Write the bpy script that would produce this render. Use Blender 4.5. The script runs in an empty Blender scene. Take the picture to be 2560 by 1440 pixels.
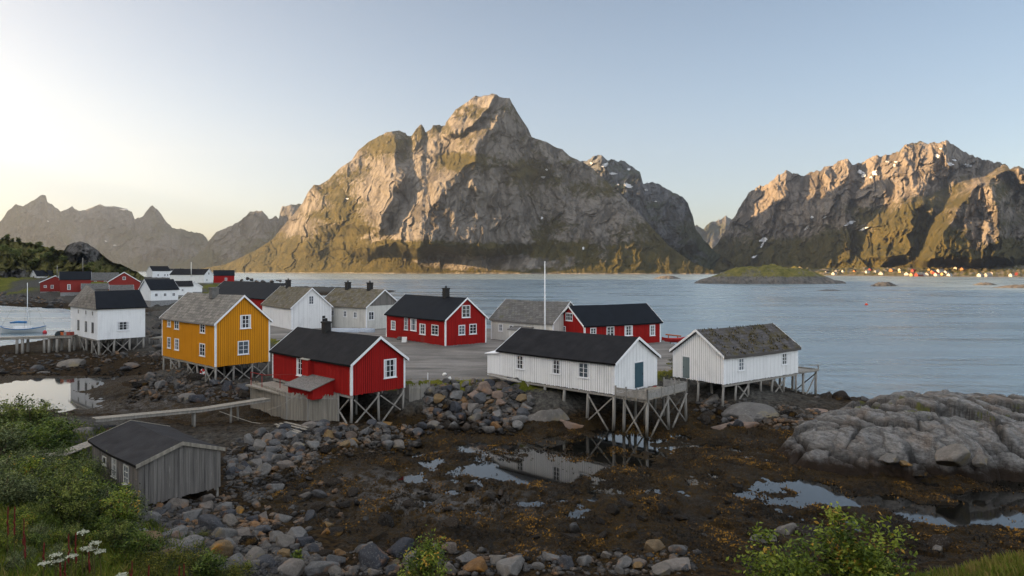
import bpy, math, random
import numpy as np
from mathutils import Vector, Matrix

scn = bpy.context.scene
COL = scn.collection
R_ = math.radians
# ------------------------------------------------------------------ camera, sky, sun, exposure
F, CX, HY, CAMZ = 1692.0, 1280.0, 675.0, 13.0
cd = bpy.data.cameras.new('camera'); cam = bpy.data.objects.new('camera', cd); COL.objects.link(cam)
cam.location = (0, 0, CAMZ); cam.rotation_euler = (R_(90), 0, 0)
cd.sensor_width = 36.0; cd.lens = 36.0 * F / 2560.0; cd.shift_y = -(720 - HY) / 2560.0
cd.clip_start = 0.2; cd.clip_end = 60000
scn.camera = cam
SUN_AZ, SUN_EL = -90.0, 12.0
SKY_GAMMA, SKY_SAT, SKY_FILL = .58, 1.32, 1.9
w = bpy.data.worlds.new('World'); scn.world = w; w.use_nodes = True
nt = w.node_tree; bg = nt.nodes['Background']; sky = nt.nodes.new('ShaderNodeTexSky')
sky.sky_type = 'NISHITA'; sky.sun_disc = False
sky.sun_elevation = R_(SUN_EL); sky.sun_rotation = R_(SUN_AZ % 360)
sky.air_density = 1.0; sky.dust_density = 2.0; sky.ozone_density = 1.6; sky.altitude = 0
def _wm(op, a, b=0.0, clamp=False):
    x = nt.nodes.new('ShaderNodeMath'); x.operation = op; x.use_clamp = clamp
    for i, q in enumerate((a, b)):
        if isinstance(q, (int, float)): x.inputs[i].default_value = q
        else: nt.links.new(q, x.inputs[i])
    return x.outputs[0]
# evening sky: range softened, with unseen fill light added overhead and behind the camera
gm = nt.nodes.new('ShaderNodeGamma'); gm.inputs[1].default_value = SKY_GAMMA; nt.links.new(sky.outputs[0], gm.inputs[0])
hs = nt.nodes.new('ShaderNodeHueSaturation'); hs.inputs['Saturation'].default_value = SKY_SAT; nt.links.new(gm.outputs[0], hs.inputs['Color'])
tc = nt.nodes.new('ShaderNodeTexCoord'); sx = nt.nodes.new('ShaderNodeSeparateXYZ'); nt.links.new(tc.outputs['Generated'], sx.inputs[0])
grad = _wm('SUBTRACT', .93, _wm('MULTIPLY', sx.outputs[2], 1.0)); tint = nt.nodes.new('ShaderNodeMix'); tint.data_type = 'RGBA'; tint.blend_type = 'MULTIPLY'; tint.inputs[0].default_value = 1.0; nt.links.new(hs.outputs[0], tint.inputs[6]); tint.inputs[7].default_value = (1.03, .965, .985, 1)
gr_ = nt.nodes.new('ShaderNodeMix'); gr_.data_type = 'RGBA'; gr_.blend_type = 'MULTIPLY'; gr_.inputs[0].default_value = 1.0
nt.links.new(tint.outputs[2], gr_.inputs[6]); nt.links.new(_wm('MAXIMUM', grad, .45), gr_.inputs[7])
back = _wm('MULTIPLY', _wm('ADD', _wm('MULTIPLY', sx.outputs[1], -1.0), .35), 1.0, True)
over = _wm('MULTIPLY', _wm('SUBTRACT', sx.outputs[2], .42), 1.8, True)
sky_fill = _wm('MULTIPLY', _wm('MAXIMUM', back, over), SKY_FILL)
mx = nt.nodes.new('ShaderNodeMix'); mx.data_type = 'RGBA'; mx.blend_type = 'ADD'; nt.links.new(sky_fill, mx.inputs[0]); nt.links.new(gr_.outputs[2], mx.inputs[6]); mx.clamp_factor = False; mx.inputs[7].default_value = (1.0, .98, .95, 1)
nt.links.new(mx.outputs[2], bg.inputs[0]); bg.inputs[1].default_value = .09
sl = bpy.data.lights.new('sun', 'SUN'); sl.energy = 5.0; sl.angle = R_(0.6); sl.color = (1.0, 0.62, 0.28)
sun = bpy.data.objects.new('sun', sl); COL.objects.link(sun)
sd = Vector((math.sin(R_(SUN_AZ)) * math.cos(R_(SUN_EL)), math.cos(R_(SUN_AZ)) * math.cos(R_(SUN_EL)), math.sin(R_(SUN_EL))))
sun.rotation_euler = sd.to_track_quat('Z', 'Y').to_euler()
scn.view_settings.view_transform = 'Standard'; scn.view_settings.look = 'None'
scn.view_settings.gamma = 1.0; scn.view_settings.exposure = 2.72
cy = scn.cycles
cy.max_bounces = 6; cy.diffuse_bounces = 2; cy.glossy_bounces = 3; cy.transmission_bounces = 3; cy.volume_bounces = 0
cy.transparent_max_bounces = 6; cy.use_denoising = True; cy.caustics_reflective = False; cy.caustics_refractive = False

# ------------------------------------------------------------------ helpers: numbers
def P(px, py, z):
    """world point seen at photo pixel (px, py) when it lies at height z"""
    h = CAMZ - z; Y = F * h / (py - HY)
    return Vector(((px - CX) * h / (py - HY), Y, z))
def PD(px, py, Y):
    return Vector(((px - CX) * Y / F, Y, CAMZ + (HY - py) * Y / F))
def _h(ix, iy, s):
    n = (ix.astype(np.int64) * 374761393 + iy.astype(np.int64) * 668265263 + s * 982451653) & 0x7fffffff
    n = ((n ^ (n >> 13)) * 1274126177) & 0x7fffffff
    return ((n ^ (n >> 16)) & 0xffff) / 65535.0
def pnoise(x, y, s=0):
    x = np.asarray(x, float); y = np.asarray(y, float)
    ix = np.floor(x); iy = np.floor(y); fx = x - ix; fy = y - iy
    u = fx * fx * fx * (fx * (fx * 6 - 15) + 10); v = fy * fy * fy * (fy * (fy * 6 - 15) + 10)
    def g(a, b, dx, dy):
        t = _h(ix + a, iy + b, s) * 6.2831853
        return np.cos(t) * dx + np.sin(t) * dy
    n0 = g(0, 0, fx, fy) * (1 - u) + g(1, 0, fx - 1, fy) * u
    n1 = g(0, 1, fx, fy - 1) * (1 - u) + g(1, 1, fx - 1, fy - 1) * u
    return (n0 * (1 - v) + n1 * v) * 1.5
def fbm(x, y, o=5, s=0, g=.5):
    a, t = 1.0, 0.0
    for i in range(o):
        t = t + a * pnoise(x, y, s + i * 17); x = x * 2.03 + 3.1; y = y * 2.03 + 1.7; a *= g
    return t
def ridged(x, y, o=5, s=0, g=.5):
    a, t, w_ = 1.0, 0.0, 1.0
    for i in range(o):
        n = (1 - np.abs(pnoise(x, y, s + i * 31))) ** 2 * w_
        t = t + a * (n - .5); w_ = np.clip(n * 1.6, 0, 1); x = x * 2.07 + 5.2; y = y * 2.07 + 1.3; a *= g
    return t
def worley(x, y, s=0):
    """(F1, F2-F1, cell id) of a jittered cell pattern"""
    ix = np.floor(x); iy = np.floor(y); d1 = np.full(np.shape(x), 9.0); d2 = d1.copy(); cid = np.zeros(np.shape(x))
    for a in (-1, 0, 1):
        for b in (-1, 0, 1):
            jx = ix + a + _h(ix + a, iy + b, s); jy = iy + b + _h(ix + a, iy + b, s + 7)
            d = np.hypot(x - jx, y - jy); n = d < d1
            d2 = np.where(n, d1, np.minimum(d2, d)); cid = np.where(n, _h(ix + a, iy + b, s + 3), cid); d1 = np.where(n, d, d1)
    return d1, d2 - d1, cid
def facets(x, y, s=0, tilt=1.0):
    """broken rock: each cell of a jittered pattern is a tilted plane of its own height"""
    ix = np.floor(x); iy = np.floor(y); d1 = np.full(np.shape(x), 9.0); v = np.zeros(np.shape(x))
    for a in (-1, 0, 1):
        for b in (-1, 0, 1):
            h1 = _h(ix + a, iy + b, s); h2 = _h(ix + a, iy + b, s + 7); dx = x - (ix + a + h1); dy = y - (iy + b + h2); d = np.hypot(dx, dy); n = d < d1
            v = np.where(n, _h(ix + a, iy + b, s + 3) - .5 + tilt * ((_h(ix + a, iy + b, s + 4) - .5) * 1.6 * dx + (_h(ix + a, iy + b, s + 5) - .5) * 1.6 * dy), v); d1 = np.where(n, d, d1)
    return v
def sstep(a, b, x):
    t = np.clip((x - a) / (b - a), 0, 1); return t * t * (3 - 2 * t)
def lin(pts, x):
    p = np.array(pts, float); return np.interp(x, p[:, 0], p[:, 1])

# ------------------------------------------------------------------ helpers: objects
def tag(o, label=None, cat=None, group=None, kind=None):
    if label: o['label'] = label
    if cat: o['category'] = cat
    if group: o['group'] = group
    if kind: o['kind'] = kind
    return o
def link(name, me, parent=None, m=None, smooth=False):
    o = bpy.data.objects.new(name, me); COL.objects.link(o)
    if m:
        me.materials.clear()
        for q in (m if isinstance(m, (list, tuple)) else [m]): me.materials.append(q)
    if parent: o.parent = parent
    if smooth: me.polygons.foreach_set('use_smooth', np.ones(len(me.polygons), bool))
    return o
def npmesh(name, V, Q, attrs=None):
    """mesh from an (n,3) array and an (m,k) array of faces; attrs = float point attributes"""
    V = np.ascontiguousarray(V, np.float32); Q = np.ascontiguousarray(Q, np.int32); k = Q.shape[1]
    me = bpy.data.meshes.new(name); me.vertices.add(len(V)); me.vertices.foreach_set('co', V.ravel())
    me.loops.add(Q.size); me.loops.foreach_set('vertex_index', Q.ravel())
    me.polygons.add(len(Q)); me.polygons.foreach_set('loop_start', np.arange(len(Q), dtype=np.int32) * k)
    me.update(calc_edges=True)
    for n, a in (attrs or {}).items():
        at = me.attributes.new(n, 'FLOAT', 'POINT'); at.data.foreach_set('value', np.ascontiguousarray(a, np.float32).ravel())
    return me
def gridq(nr, nc):
    i = np.arange(nr - 1)[:, None] * nc + np.arange(nc - 1)[None, :]
    return np.stack([i, i + 1, i + nc + 1, i + nc], -1).reshape(-1, 4)
def empty(name, loc, rz=0):
    o = bpy.data.objects.new(name, None); COL.objects.link(o); o.location = loc; o.rotation_euler = (0, 0, rz); o.empty_display_size = .3
    return o

# ------------------------------------------------------------------ helpers: materials
class N:
    def __init__(s, name):
        s.m = bpy.data.materials.new(name); s.m.use_nodes = True; s.t = s.m.node_tree
        s.b = s.t.nodes['Principled BSDF']; s.b.inputs['Specular IOR Level'].default_value = .3
    def n(s, typ, **kw):
        nd = s.t.nodes.new('ShaderNode' + typ)
        for k, v in kw.items():
            if k in nd.inputs: s.set(nd.inputs[k], v)
            else: setattr(nd, k, v)
        return nd
    def set(s, sock, v):
        if isinstance(v, bpy.types.NodeSocket): s.t.links.new(v, sock)
        elif isinstance(v, (tuple, list)) and len(v) == 3 and sock.type == 'RGBA': sock.default_value = (*v, 1)
        else: sock.default_value = v
    def coord(s, kind='Object', scale=(1, 1, 1), rot=(0, 0, 0)):
        if kind == 'World': o = s.n('NewGeometry').outputs['Position']
        else: o = s.n('TexCoord').outputs[kind]
        mp = s.n('Mapping'); s.t.links.new(o, mp.inputs['Vector']); mp.inputs['Scale'].default_value = scale; mp.inputs['Rotation'].default_value = rot
        return mp.outputs[0]
    def noise(s, v, scale, detail=4, rough=.6, dist=0):
        nd = s.n('TexNoise', Scale=scale, Detail=detail, Roughness=rough, Distortion=dist); s.t.links.new(v, nd.inputs['Vector']); return nd.outputs['Fac']
    def ramp(s, fac, stops):
        r = s.n('ValToRGB'); s.set(r.inputs[0], fac); e = r.color_ramp.elements
        while len(e) < len(stops): e.new(.5)
        for q, (p, c) in zip(e, stops): q.position = p; q.color = (*c, 1) if isinstance(c, tuple) else (c, c, c, 1)
        return r.outputs[0]
    def mix(s, f, a, b, mode='MIX'):
        x = s.n('Mix', data_type='RGBA', blend_type=mode); s.set(x.inputs[0], f); s.set(x.inputs[6], a); s.set(x.inputs[7], b); return x.outputs[2]
    def math(s, op, a, b=0., c=None, clamp=False):
        x = s.n('Math', operation=op, use_clamp=clamp); s.set(x.inputs[0], a); s.set(x.inputs[1], b)
        if c is not None: s.set(x.inputs[2], c)
        return x.outputs[0]
    def attr(s, name): return s.n('Attribute', attribute_name=name).outputs['Fac']
    def bump(s, h, strength=.5, dist=.1):
        x = s.n('Bump', Strength=strength, Distance=dist, Height=h); s.t.links.new(x.outputs[0], s.b.inputs['Normal']); return x
    def out(s, color, rough=.8, **kw):
        s.set(s.b.inputs['Base Color'], color); s.set(s.b.inputs['Roughness'], rough)
        for k, v in kw.items(): s.set(s.b.inputs[k], v)
        return s.m

# ------------------------------------------------------------------ sea
def mat_water():
    n = N('sea_water'); v = n.coord('World', (1, .55, 1)); 
    a = n.noise(v, .9, 3, .6); b = n.noise(v, .12, 3, .5); c = n.noise(n.coord('World', (.012, .05, 1)), 1, 3, .6)
    amp = n.math('MULTIPLY_ADD', n.ramp(c, [(.35, 0.0), (.65, 1.0)]), .75, .25)
    pool = n.attr('calm')
    h = n.math('MULTIPLY', n.math('MULTIPLY_ADD', b, 1.6, a), n.math('MULTIPLY', amp, n.math('SUBTRACT', 1, pool)))
    n.bump(h, .75, .5)
    return n.out(n.mix(pool, (.10, .155, .19), (.006, .006, .005)), n.math('MAXIMUM', .04, n.math('SUBTRACT', n.math('MULTIPLY_ADD', n.ramp(c, [(.38, 0.), (.62, 1.)]), .16, .20), n.math('MULTIPLY', pool, .4))), **{'IOR': n.math('MULTIPLY_ADD', pool, -1.1, 2.7), 'Specular IOR Level': .5})
def sea():
    xs = np.concatenate([-np.geomspace(30000, 75, 40), np.linspace(-70, 70, 141), np.geomspace(75, 30000, 40)])
    ys = np.concatenate([[-300, -50, 0], np.linspace(10, 110, 101), np.geomspace(112, 40000, 60)])
    X, Y = np.meshgrid(xs, ys); Z = np.zeros_like(X)
    calm = 1 - sstep(0, 6, np.maximum(Y - (64 + 3 * np.sin(X * .3)), 0) + 0 * X) 
    calm = np.where((X < -20) & (Y < 110), 1 - .35 * sstep(75, 105, Y), calm)
    me = npmesh('water', np.stack([X, Y, Z], -1).reshape(-1, 3), gridq(len(ys), len(xs)), {'calm': calm})
    tag(link('water', me, m=mat_water()), kind='structure')
sea()

# ------------------------------------------------------------------ mountains
def mat_mountain(name, rock1, rock2, grass1, grass2, sc=1.0):
    n = N(name); v = n.coord('World', (1, 1, .45)); vs = n.coord('World', (1, 1, 1))
    f1 = n.noise(v, .012 * sc, 8, .68, .4); f2 = n.noise(vs, .05 * sc, 6, .7); f3 = n.noise(n.coord('World', (1, 1, .22)), .035 * sc, 5, .65, .6)
    rock = n.mix(n.ramp(f1, [(.3, 0.), (.7, 1.)]), rock1, rock2)
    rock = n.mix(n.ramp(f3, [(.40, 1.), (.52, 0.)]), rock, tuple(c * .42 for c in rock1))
    veg = n.math('ADD', n.attr('veg'), n.math('MULTIPLY', n.math('SUBTRACT', f2, .5), 1.1))
    veg = n.ramp(veg, [(.42, 0.), (.58, 1.)])
    gr = n.mix(n.ramp(n.noise(vs, .02 * sc, 7, .72), [(.36, 0.), (.64, 1.)]), grass1, grass2)
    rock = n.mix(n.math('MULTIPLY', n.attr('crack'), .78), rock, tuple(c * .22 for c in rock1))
    n.bump(n.math('ADD', f2, f1), .9, 14 / sc)
    return n.out(n.mix(veg, rock, gr), .95, **{'Specular IOR Level': .1})
def ridge_relief(PX, PY, feats):
    """sum of spurs (positive towards the fjord) given as crest lines with a fall to either side"""
    R = np.zeros_like(PX)
    for pts, hgt, wl, wr, top, bot in feats:
        p = np.array(pts, float); cx = np.interp(PY, p[:, 1], p[:, 0]); d = PX - cx
        k = np.where(d < 0, np.clip(1 + d / wl, 0, 1), np.clip(1 - d / wr, 0, 1))
        fade = sstep(p[0, 1] - top, p[0, 1], PY) * (1 - sstep(p[-1, 1], p[-1, 1] + bot, PY))
        R += hgt * k * fade
    return R
def mountain(name, m, crest, base, crestd, feats=(), x0=None, x1=None, nx=500, ny=220, prof=.8, amp=45, lam=150, back=900, bexp=1.2, seed=1, vegf=None, jag=2.0, stretch=2.2, foot=None):
    x0 = crest[0][0] if x0 is None else x0; x1 = crest[-1][0] if x1 is None else x1
    px = np.linspace(x0, x1, nx); t = np.linspace(0, 1, ny)
    Yb = lin(base, px); Yc = lin(crestd, px); pc = lin(crest, px) + jag * fbm(px / 14., px * 0 + seed, 4, seed)
    pb = HY + F * (CAMZ + 3) / Yb
    pc = np.minimum(pc, pb - 1)
    PX, T = np.meshgrid(px, t); PYm = pb + (pc - pb) * T
    D0 = Yb + (Yc - Yb) * T ** prof
    wx = PX + 9 * fbm(PX / 60., PYm / 60., 3, seed + 5)
    wy = PYm + 9 * fbm(PX / 60., PYm / 60., 3, seed + 9)
    sc = D0.mean() / F
    rel = ridge_relief(wx, wy, feats)
    L = lam / sc
    ww = .12 * L * fbm(wx / L * 2.5, wy / L * 2.5, 3, seed + 33)
    ux, uy = (wx + .30 * wy + ww), (wy - .15 * wx + ww)
    nz = amp * (.8 * ridged(wx / L, wy / (L * stretch), 4, seed + 2, .5) + .35 * fbm(wx / L * 1.7, wy / L * 1.3, 4, seed + 60, .5))
    nz = nz + amp * (1.0 * facets(ux / L * 1.3, uy / L * .7, seed + 70) + .62 * facets(ux / L * 3.1, uy / L * 1.5, seed + 80, 1.3) + .36 * facets(ux / L * 7, uy / L * 3.6, seed + 85, 1.4) + .2 * facets(ux / L * 15, uy / L * 9, seed + 88, 1.4))
    rf = ridged(wx / L * 3.1 + .4 * wy / L, wy / L * 1.1, 5, seed + 90, .6); nz = nz + amp * .35 * rf
    f1_, e1_, c1_ = worley(ux / L * 3.1, uy / L * 1.5, seed + 80)
    env = np.minimum(1, (1 - T) * 6 + .25) * np.minimum(1, T * 8 + .06)
    D = D0 - rel * np.minimum(1, T * 8 + .06) - nz * np.minimum(1, (1 - T) * 6 + .55) * np.minimum(1, T * 8 + .06)
    X = (PX - CX) * D / F; Z = CAMZ + (HY - PYm) * D / F
    # the far side, so that the mountain is a closed solid that casts its shadow
    bt = np.linspace(0, 1, 14)[1:]
    BX = np.repeat(X[-1:], 13, 0); BD = D[-1][None] + back * bt[:, None]
    BX = X[-1][None] * (BD / D[-1][None]); BZ = Z[-1][None] * (1 - bt[:, None] ** bexp) - 5 * bt[:, None]
    V = np.stack([np.concatenate([X, BX]), np.concatenate([D, BD]), np.concatenate([Z, BZ])], -1)
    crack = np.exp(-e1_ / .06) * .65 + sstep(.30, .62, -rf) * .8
    crack = np.concatenate([np.clip(crack, 0, 1), np.zeros(BZ.shape)])
    # vegetation: gentle ground, lower slopes, ledges
    gz = np.gradient(Z, axis=0); gd = np.gradient(D, axis=0); slope = gz / (np.abs(gd) + .3 * np.abs(gz) + .2)
    k = np.ones(5) / 5
    for _ in range(2): slope = np.apply_along_axis(lambda r: np.convolve(r, k, 'same'), 1, slope)
    veg = .545 - .17 * slope + .35 * np.exp(-np.maximum(Z, 0) / 110.) + .22 * fbm(PX / 90., PYm / 50., 4, seed + 40)
    if vegf is not None: veg = veg + vegf(PX, PYm)
    veg = np.where(Z < 3, -.3, veg)
    veg = np.concatenate([veg, np.full(BZ.shape, .5)])
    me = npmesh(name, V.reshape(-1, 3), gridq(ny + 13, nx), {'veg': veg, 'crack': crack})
    return tag(link(name, me, m=m), kind='structure'), (px, pb, pc, D, t)
def blob(PX, PY, cx, cy_, rx, ry, a): return a * np.exp(-((PX - cx) / rx) ** 2 - ((PY - cy_) / ry) ** 2)

MM = mat_mountain('mountain_rock', (.172, .158, .142), (.122, .114, .106), (0.021, 0.021, 0.007), (0.061, 0.051, 0.016))
CREST_MAIN = [(500, 672), (560, 662), (600, 645), (640, 625), (680, 600), (700, 575), (730, 540), (755, 510), (770, 480), (785, 462), (800, 462), (820, 450), (850, 420), (880, 400), (893, 378), (925, 352), (940, 345), (964, 331), (997, 326), (1014, 333), (1018, 340), (1029, 339), (1041, 322), (1049, 313), (1054, 311), (1060, 320), (1064, 331), (1080, 320), (1082, 313), (1100, 312), (1102, 315), (1113, 313), (1115, 305), (1126, 292), (1138, 275), (1165, 257), (1189, 239), (1202, 241), (1220, 238), (1229, 234), (1241, 235), (1248, 242), (1262, 245), (1274, 245), (1280, 257), (1290, 274), (1303, 296), (1321, 322), (1329, 342), (1334, 345), (1349, 349), (1371, 357), (1384, 366), (1406, 373), (1423, 390), (1456, 405), (1480, 419), (1498, 436), (1520, 455), (1550, 485), (1580, 515), (1610, 548), (1640, 580), (1670, 612), (1700, 635), (1730, 655), (1770, 672), (1800, 680)]
def veg_main(x, y):
    v = blob(x, y, 700, 640, 130, 50, .5) + blob(x, y, 880, 650, 160, 28, .55) + blob(x, y, 1080, 612, 120, 14, .5) + blob(x, y, 1330, 622, 140, 13, .6) + blob(x, y, 860, 540, 60, 60, .25)
    v += blob(x, y, 1160, 400, 60, 26, .45) + blob(x, y, 1310, 440, 70, 45, .35) + blob(x, y, 1010, 470, 14, 90, .2) + blob(x, y, 950, 360, 50, 25, .35)
    v -= blob(x, y, 1040, 520, 90, 70, .9) + blob(x, y, 1200, 540, 90, 75, .8) + blob(x, y, 1180, 655, 230, 16, .5) + blob(x, y, 720, 560, 40, 60, .3) + blob(x, y, 1500, 560, 80, 60, .2)
    return v
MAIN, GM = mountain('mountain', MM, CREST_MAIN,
    [(500, 3500), (800, 2750), (1000, 2420), (1300, 2200), (1600, 2080), (1800, 2020)],
    [(500, 3560), (700, 3250), (800, 3100), (1000, 2900), (1230, 2780), (1340, 2800), (1500, 2650), (1650, 2420), (1800, 2100)],
    [([(1274, 243), (1264, 281), (1242, 303), (1194, 351), (1184, 408), (1122, 452), (1102, 491), (1076, 515), (1060, 560), (1052, 610)], 340, 270, 300, 20, 40),
     ([(1233, 234), (1224, 262), (1206, 290), (1165, 328)], 75, 60, 14, 10, 15),
     ([(1140, 272), (1128, 300), (1118, 330)], 60, 20, 40, 10, 20),
     ([(985, 325), (996, 420), (976, 500), (946, 560)], 150, 230, 26, 20, 40),
     ([(785, 455), (803, 500), (792, 560), (760, 615)], 95, 70, 60, 20, 30),
     ([(1053, 310), (1034, 380), (1012, 430), (1000, 460)], 70, 18, 70, 5, 40),
     ([(870, 400), (862, 470), (850, 540)], 60, 60, 35, 10, 40),
     ([(1340, 345), (1395, 450), (1420, 560)], 70, 60, 110, 10, 60),
     ([(1460, 405), (1530, 510), (1590, 600)], 60, 70, 90, 10, 60),
     ([(1170, 250), (1150, 290), (1128, 330)], 50, 30, 40, 10, 20),
     ([(1310, 440), (1315, 520), (1330, 600)], 60, 90, 40, 20, 30)],
    nx=760, ny=300, amp=19, lam=170, seed=3, vegf=veg_main, prof=.85, back=1500, jag=1.2, bexp=1.35)
MR = mat_mountain('right_mountain_rock', (.182, .160, .138), (.136, .120, .104), (0.022, 0.023, 0.008), (0.064, 0.053, 0.017))  # slightly warmer, paler rock for the right mountain
CREST_R = [(1700, 655), (1760, 640), (1790, 615), (1815, 572), (1830, 550), (1845, 525), (1860, 500), (1875, 478), (1890, 470), (1920, 460), (1945, 437), (1965, 428), (1985, 432), (2010, 440), (2030, 430), (2050, 425), (2065, 415), (2080, 418), (2095, 402), (2115, 397), (2130, 410), (2160, 405), (2185, 388), (2200, 390), (2230, 385), (2250, 375), (2270, 360), (2300, 353), (2320, 358), (2345, 357), (2365, 351), (2385, 362), (2410, 380), (2430, 388), (2470, 402), (2500, 405), (2525, 420), (2545, 416), (2560, 420), (2650, 425), (2760, 460), (2900, 560)]
def veg_r(x, y):
    v = blob(x, y, 2250, 625, 260, 40, .5) + blob(x, y, 2280, 560, 90, 40, .35) + blob(x, y, 2380, 480, 70, 40, .3) + blob(x, y, 1960, 640, 150, 30, .3)
    return v - blob(x, y, 2000, 470, 130, 60, .5) - blob(x, y, 2300, 430, 130, 60, .5) - blob(x, y, 2450, 580, 70, 70, .45) - blob(x, y, 1950, 560, 90, 40, .3)
RIGHT, GR = mountain('mountain', MR, CREST_R,
    [(1700, 3000), (1900, 2650), (2200, 1950), (2400, 1640), (2560, 1480), (2900, 1400)],
    [(1700, 3300), (1850, 3300), (2050, 3050), (2200, 2800), (2350, 2560), (2560, 2300), (2900, 1950)],
    [([(2545, 416), (2440, 465), (2395, 520), (2350, 600), (2330, 640)], 420, 45, 330, 10, 40),
     ([(2365, 350), (2330, 420), (2290, 500), (2240, 560)], 160, 160, 90, 10, 60),
     ([(2265, 360), (2235, 430), (2215, 480)], 110, 50, 40, 10, 50),
     ([(2115, 397), (2100, 450), (2080, 520)], 100, 60, 45, 10, 60),
     ([(2050, 425), (2030, 470), (2015, 530)], 80, 40, 30, 10, 40),
     ([(1965, 428), (1955, 480), (1940, 540)], 110, 70, 60, 10, 60),
     ([(2190, 388), (2180, 440), (2160, 510)], 80, 35, 40, 10, 40),
     ([(2330, 520), (2300, 580), (2260, 640)], 170, 120, 60, 40, 20),
     ([(2480, 470), (2500, 560), (2490, 640)], 120, 40, 60, 20, 20)],
    nx=760, ny=260, amp=50, lam=190, seed=21, vegf=veg_r, jag=4, prof=.9)
MF = mat_mountain('far_rock', (0.116, 0.110, 0.107), (0.093, 0.090, 0.087), (0.026, 0.029, 0.013), (0.041, 0.041, 0.017))
MB_ = mat_mountain('shade_tinted_rock', (.100, .108, .120), (.070, .076, .086), (.022, .030, .016), (.036, .044, .020))  # blue-grey tint puts ridge shade and distance haze into the rock colour
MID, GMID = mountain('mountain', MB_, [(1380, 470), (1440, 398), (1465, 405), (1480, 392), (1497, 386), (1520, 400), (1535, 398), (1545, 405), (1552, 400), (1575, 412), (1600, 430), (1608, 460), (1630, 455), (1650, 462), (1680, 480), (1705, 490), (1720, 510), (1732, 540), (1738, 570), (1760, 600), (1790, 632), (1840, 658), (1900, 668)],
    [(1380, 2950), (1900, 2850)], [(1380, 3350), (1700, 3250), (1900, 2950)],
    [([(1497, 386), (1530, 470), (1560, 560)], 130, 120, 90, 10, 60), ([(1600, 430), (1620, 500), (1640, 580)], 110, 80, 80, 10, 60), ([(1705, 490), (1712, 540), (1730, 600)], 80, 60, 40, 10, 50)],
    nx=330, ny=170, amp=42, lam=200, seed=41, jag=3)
GAP, _ = mountain('mountain', MF, [(1690, 600), (1730, 562), (1760, 570), (1775, 556), (1800, 549), (1815, 540), (1830, 548), (1845, 540), (1870, 560), (1900, 600)],
    [(1690, 6000), (1900, 6000)], [(1690, 6800), (1900, 6800)], nx=120, ny=90, amp=60, lam=250, seed=51, jag=3)
LF, GLF = mountain('mountain', MF, [(-260, 640), (-180, 600), (-80, 560), (0, 555), (20, 528), (40, 510), (60, 515), (80, 502), (95, 495), (101, 488), (115, 488), (118, 503), (135, 515), (150, 528), (165, 525), (180, 516), (195, 528), (220, 525), (245, 514), (270, 518), (310, 525), (330, 528), (337, 548), (350, 545), (362, 532), (370, 525), (380, 512), (395, 525), (410, 545), (430, 570), (450, 572), (480, 580), (500, 582), (515, 592), (524, 610), (545, 640), (600, 662)],
    [(-260, 5600), (600, 5600)], [(-260, 6300), (220, 6700), (600, 6400)],
    [([(105, 488), (120, 560), (160, 620)], 300, 120, 120, 10, 40), ([(380, 510), (385, 560), (400, 620)], 260, 70, 90, 10, 40), ([(40, 510), (30, 560), (-20, 620)], 250, 60, 60, 10, 40), ([(250, 514), (250, 560), (240, 630)], 120, 60, 60, 10, 40)],
    nx=420, ny=130, amp=85, lam=420, seed=61, jag=3, back=1500)
PLAT, GPL = mountain('mountain', MF, [(180, 545), (215, 524), (240, 514), (250, 510), (262, 516), (285, 515), (300, 518), (318, 523), (335, 545)],
    [(180, 7600), (335, 7600)], [(180, 8200), (335, 8200)], nx=90, ny=60, amp=20, lam=400, seed=65, jag=1)
LF2, _ = mountain('mountain', MF, [(440, 664), (490, 640), (520, 605), (540, 580), (565, 570), (600, 552), (610, 545), (625, 530), (640, 527), (655, 527), (668, 540), (672, 548), (690, 540), (697, 548), (700, 530), (705, 518), (725, 512), (755, 510), (790, 500), (850, 560), (900, 640)],
    [(440, 4600), (900, 4600)], [(440, 5200), (900, 5200)],
    [([(640, 527), (650, 570), (680, 630)], 180, 90, 50, 10, 40), ([(725, 512), (735, 560), (745, 620)], 140, 30, 50, 10, 40)],
    nx=240, ny=130, amp=60, lam=330, seed=71, jag=3)
# the mountain west of the village, out of the frame, that keeps village and fjord in evening shade
def west_mountain():
    ys = np.linspace(-420, 1000, 110); u = np.linspace(-1, 1, 50); U, Y = np.meshgrid(u, ys)
    hw = 105 + .12 * np.maximum(Y, 0); X = -290 - .64 * np.maximum(Y, -150) + U * hw
    k = (1 - np.abs(U)) * sstep(-420, -200, Y) * (1 - sstep(880, 1000, Y))
    Z = (112 + .185 * np.maximum(Y, 0)) * np.clip(k, 0, 1) ** .8 + 14 * fbm(X / 60, Y / 60, 5, 5) * k - 3
    me = npmesh('mountain', np.stack([X, Y, Z], -1).reshape(-1, 3), gridq(110, 50), {'veg': np.full(X.shape, .6)})
    tag(link('mountain', me, m=MM), kind='structure')
west_mountain()
def added_west_range():  # added unseen ridge, sized to cast shade on the far left mountains
    ys = np.linspace(4100, 8600, 60); u = np.linspace(-1, 1, 34); U, Y = np.meshgrid(u, ys); hw = 620
    X = -.86 * Y - 420 + U * hw; k = (1 - np.abs(U)) * sstep(4100, 4700, Y) * (1 - sstep(8000, 8600, Y)); Z = (1060 + .13 * (Y - 4500)) * np.clip(k, 0, 1) ** .85 + 120 * fbm(X / 500, Y / 500, 5, 5) * k - 5
    tag(link('mountain', npmesh('mountain', np.stack([X, Y, Z], -1).reshape(-1, 3), gridq(60, 34), {'veg': np.full(X.shape, .4)}), m=MF), kind='structure')
added_west_range()
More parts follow.
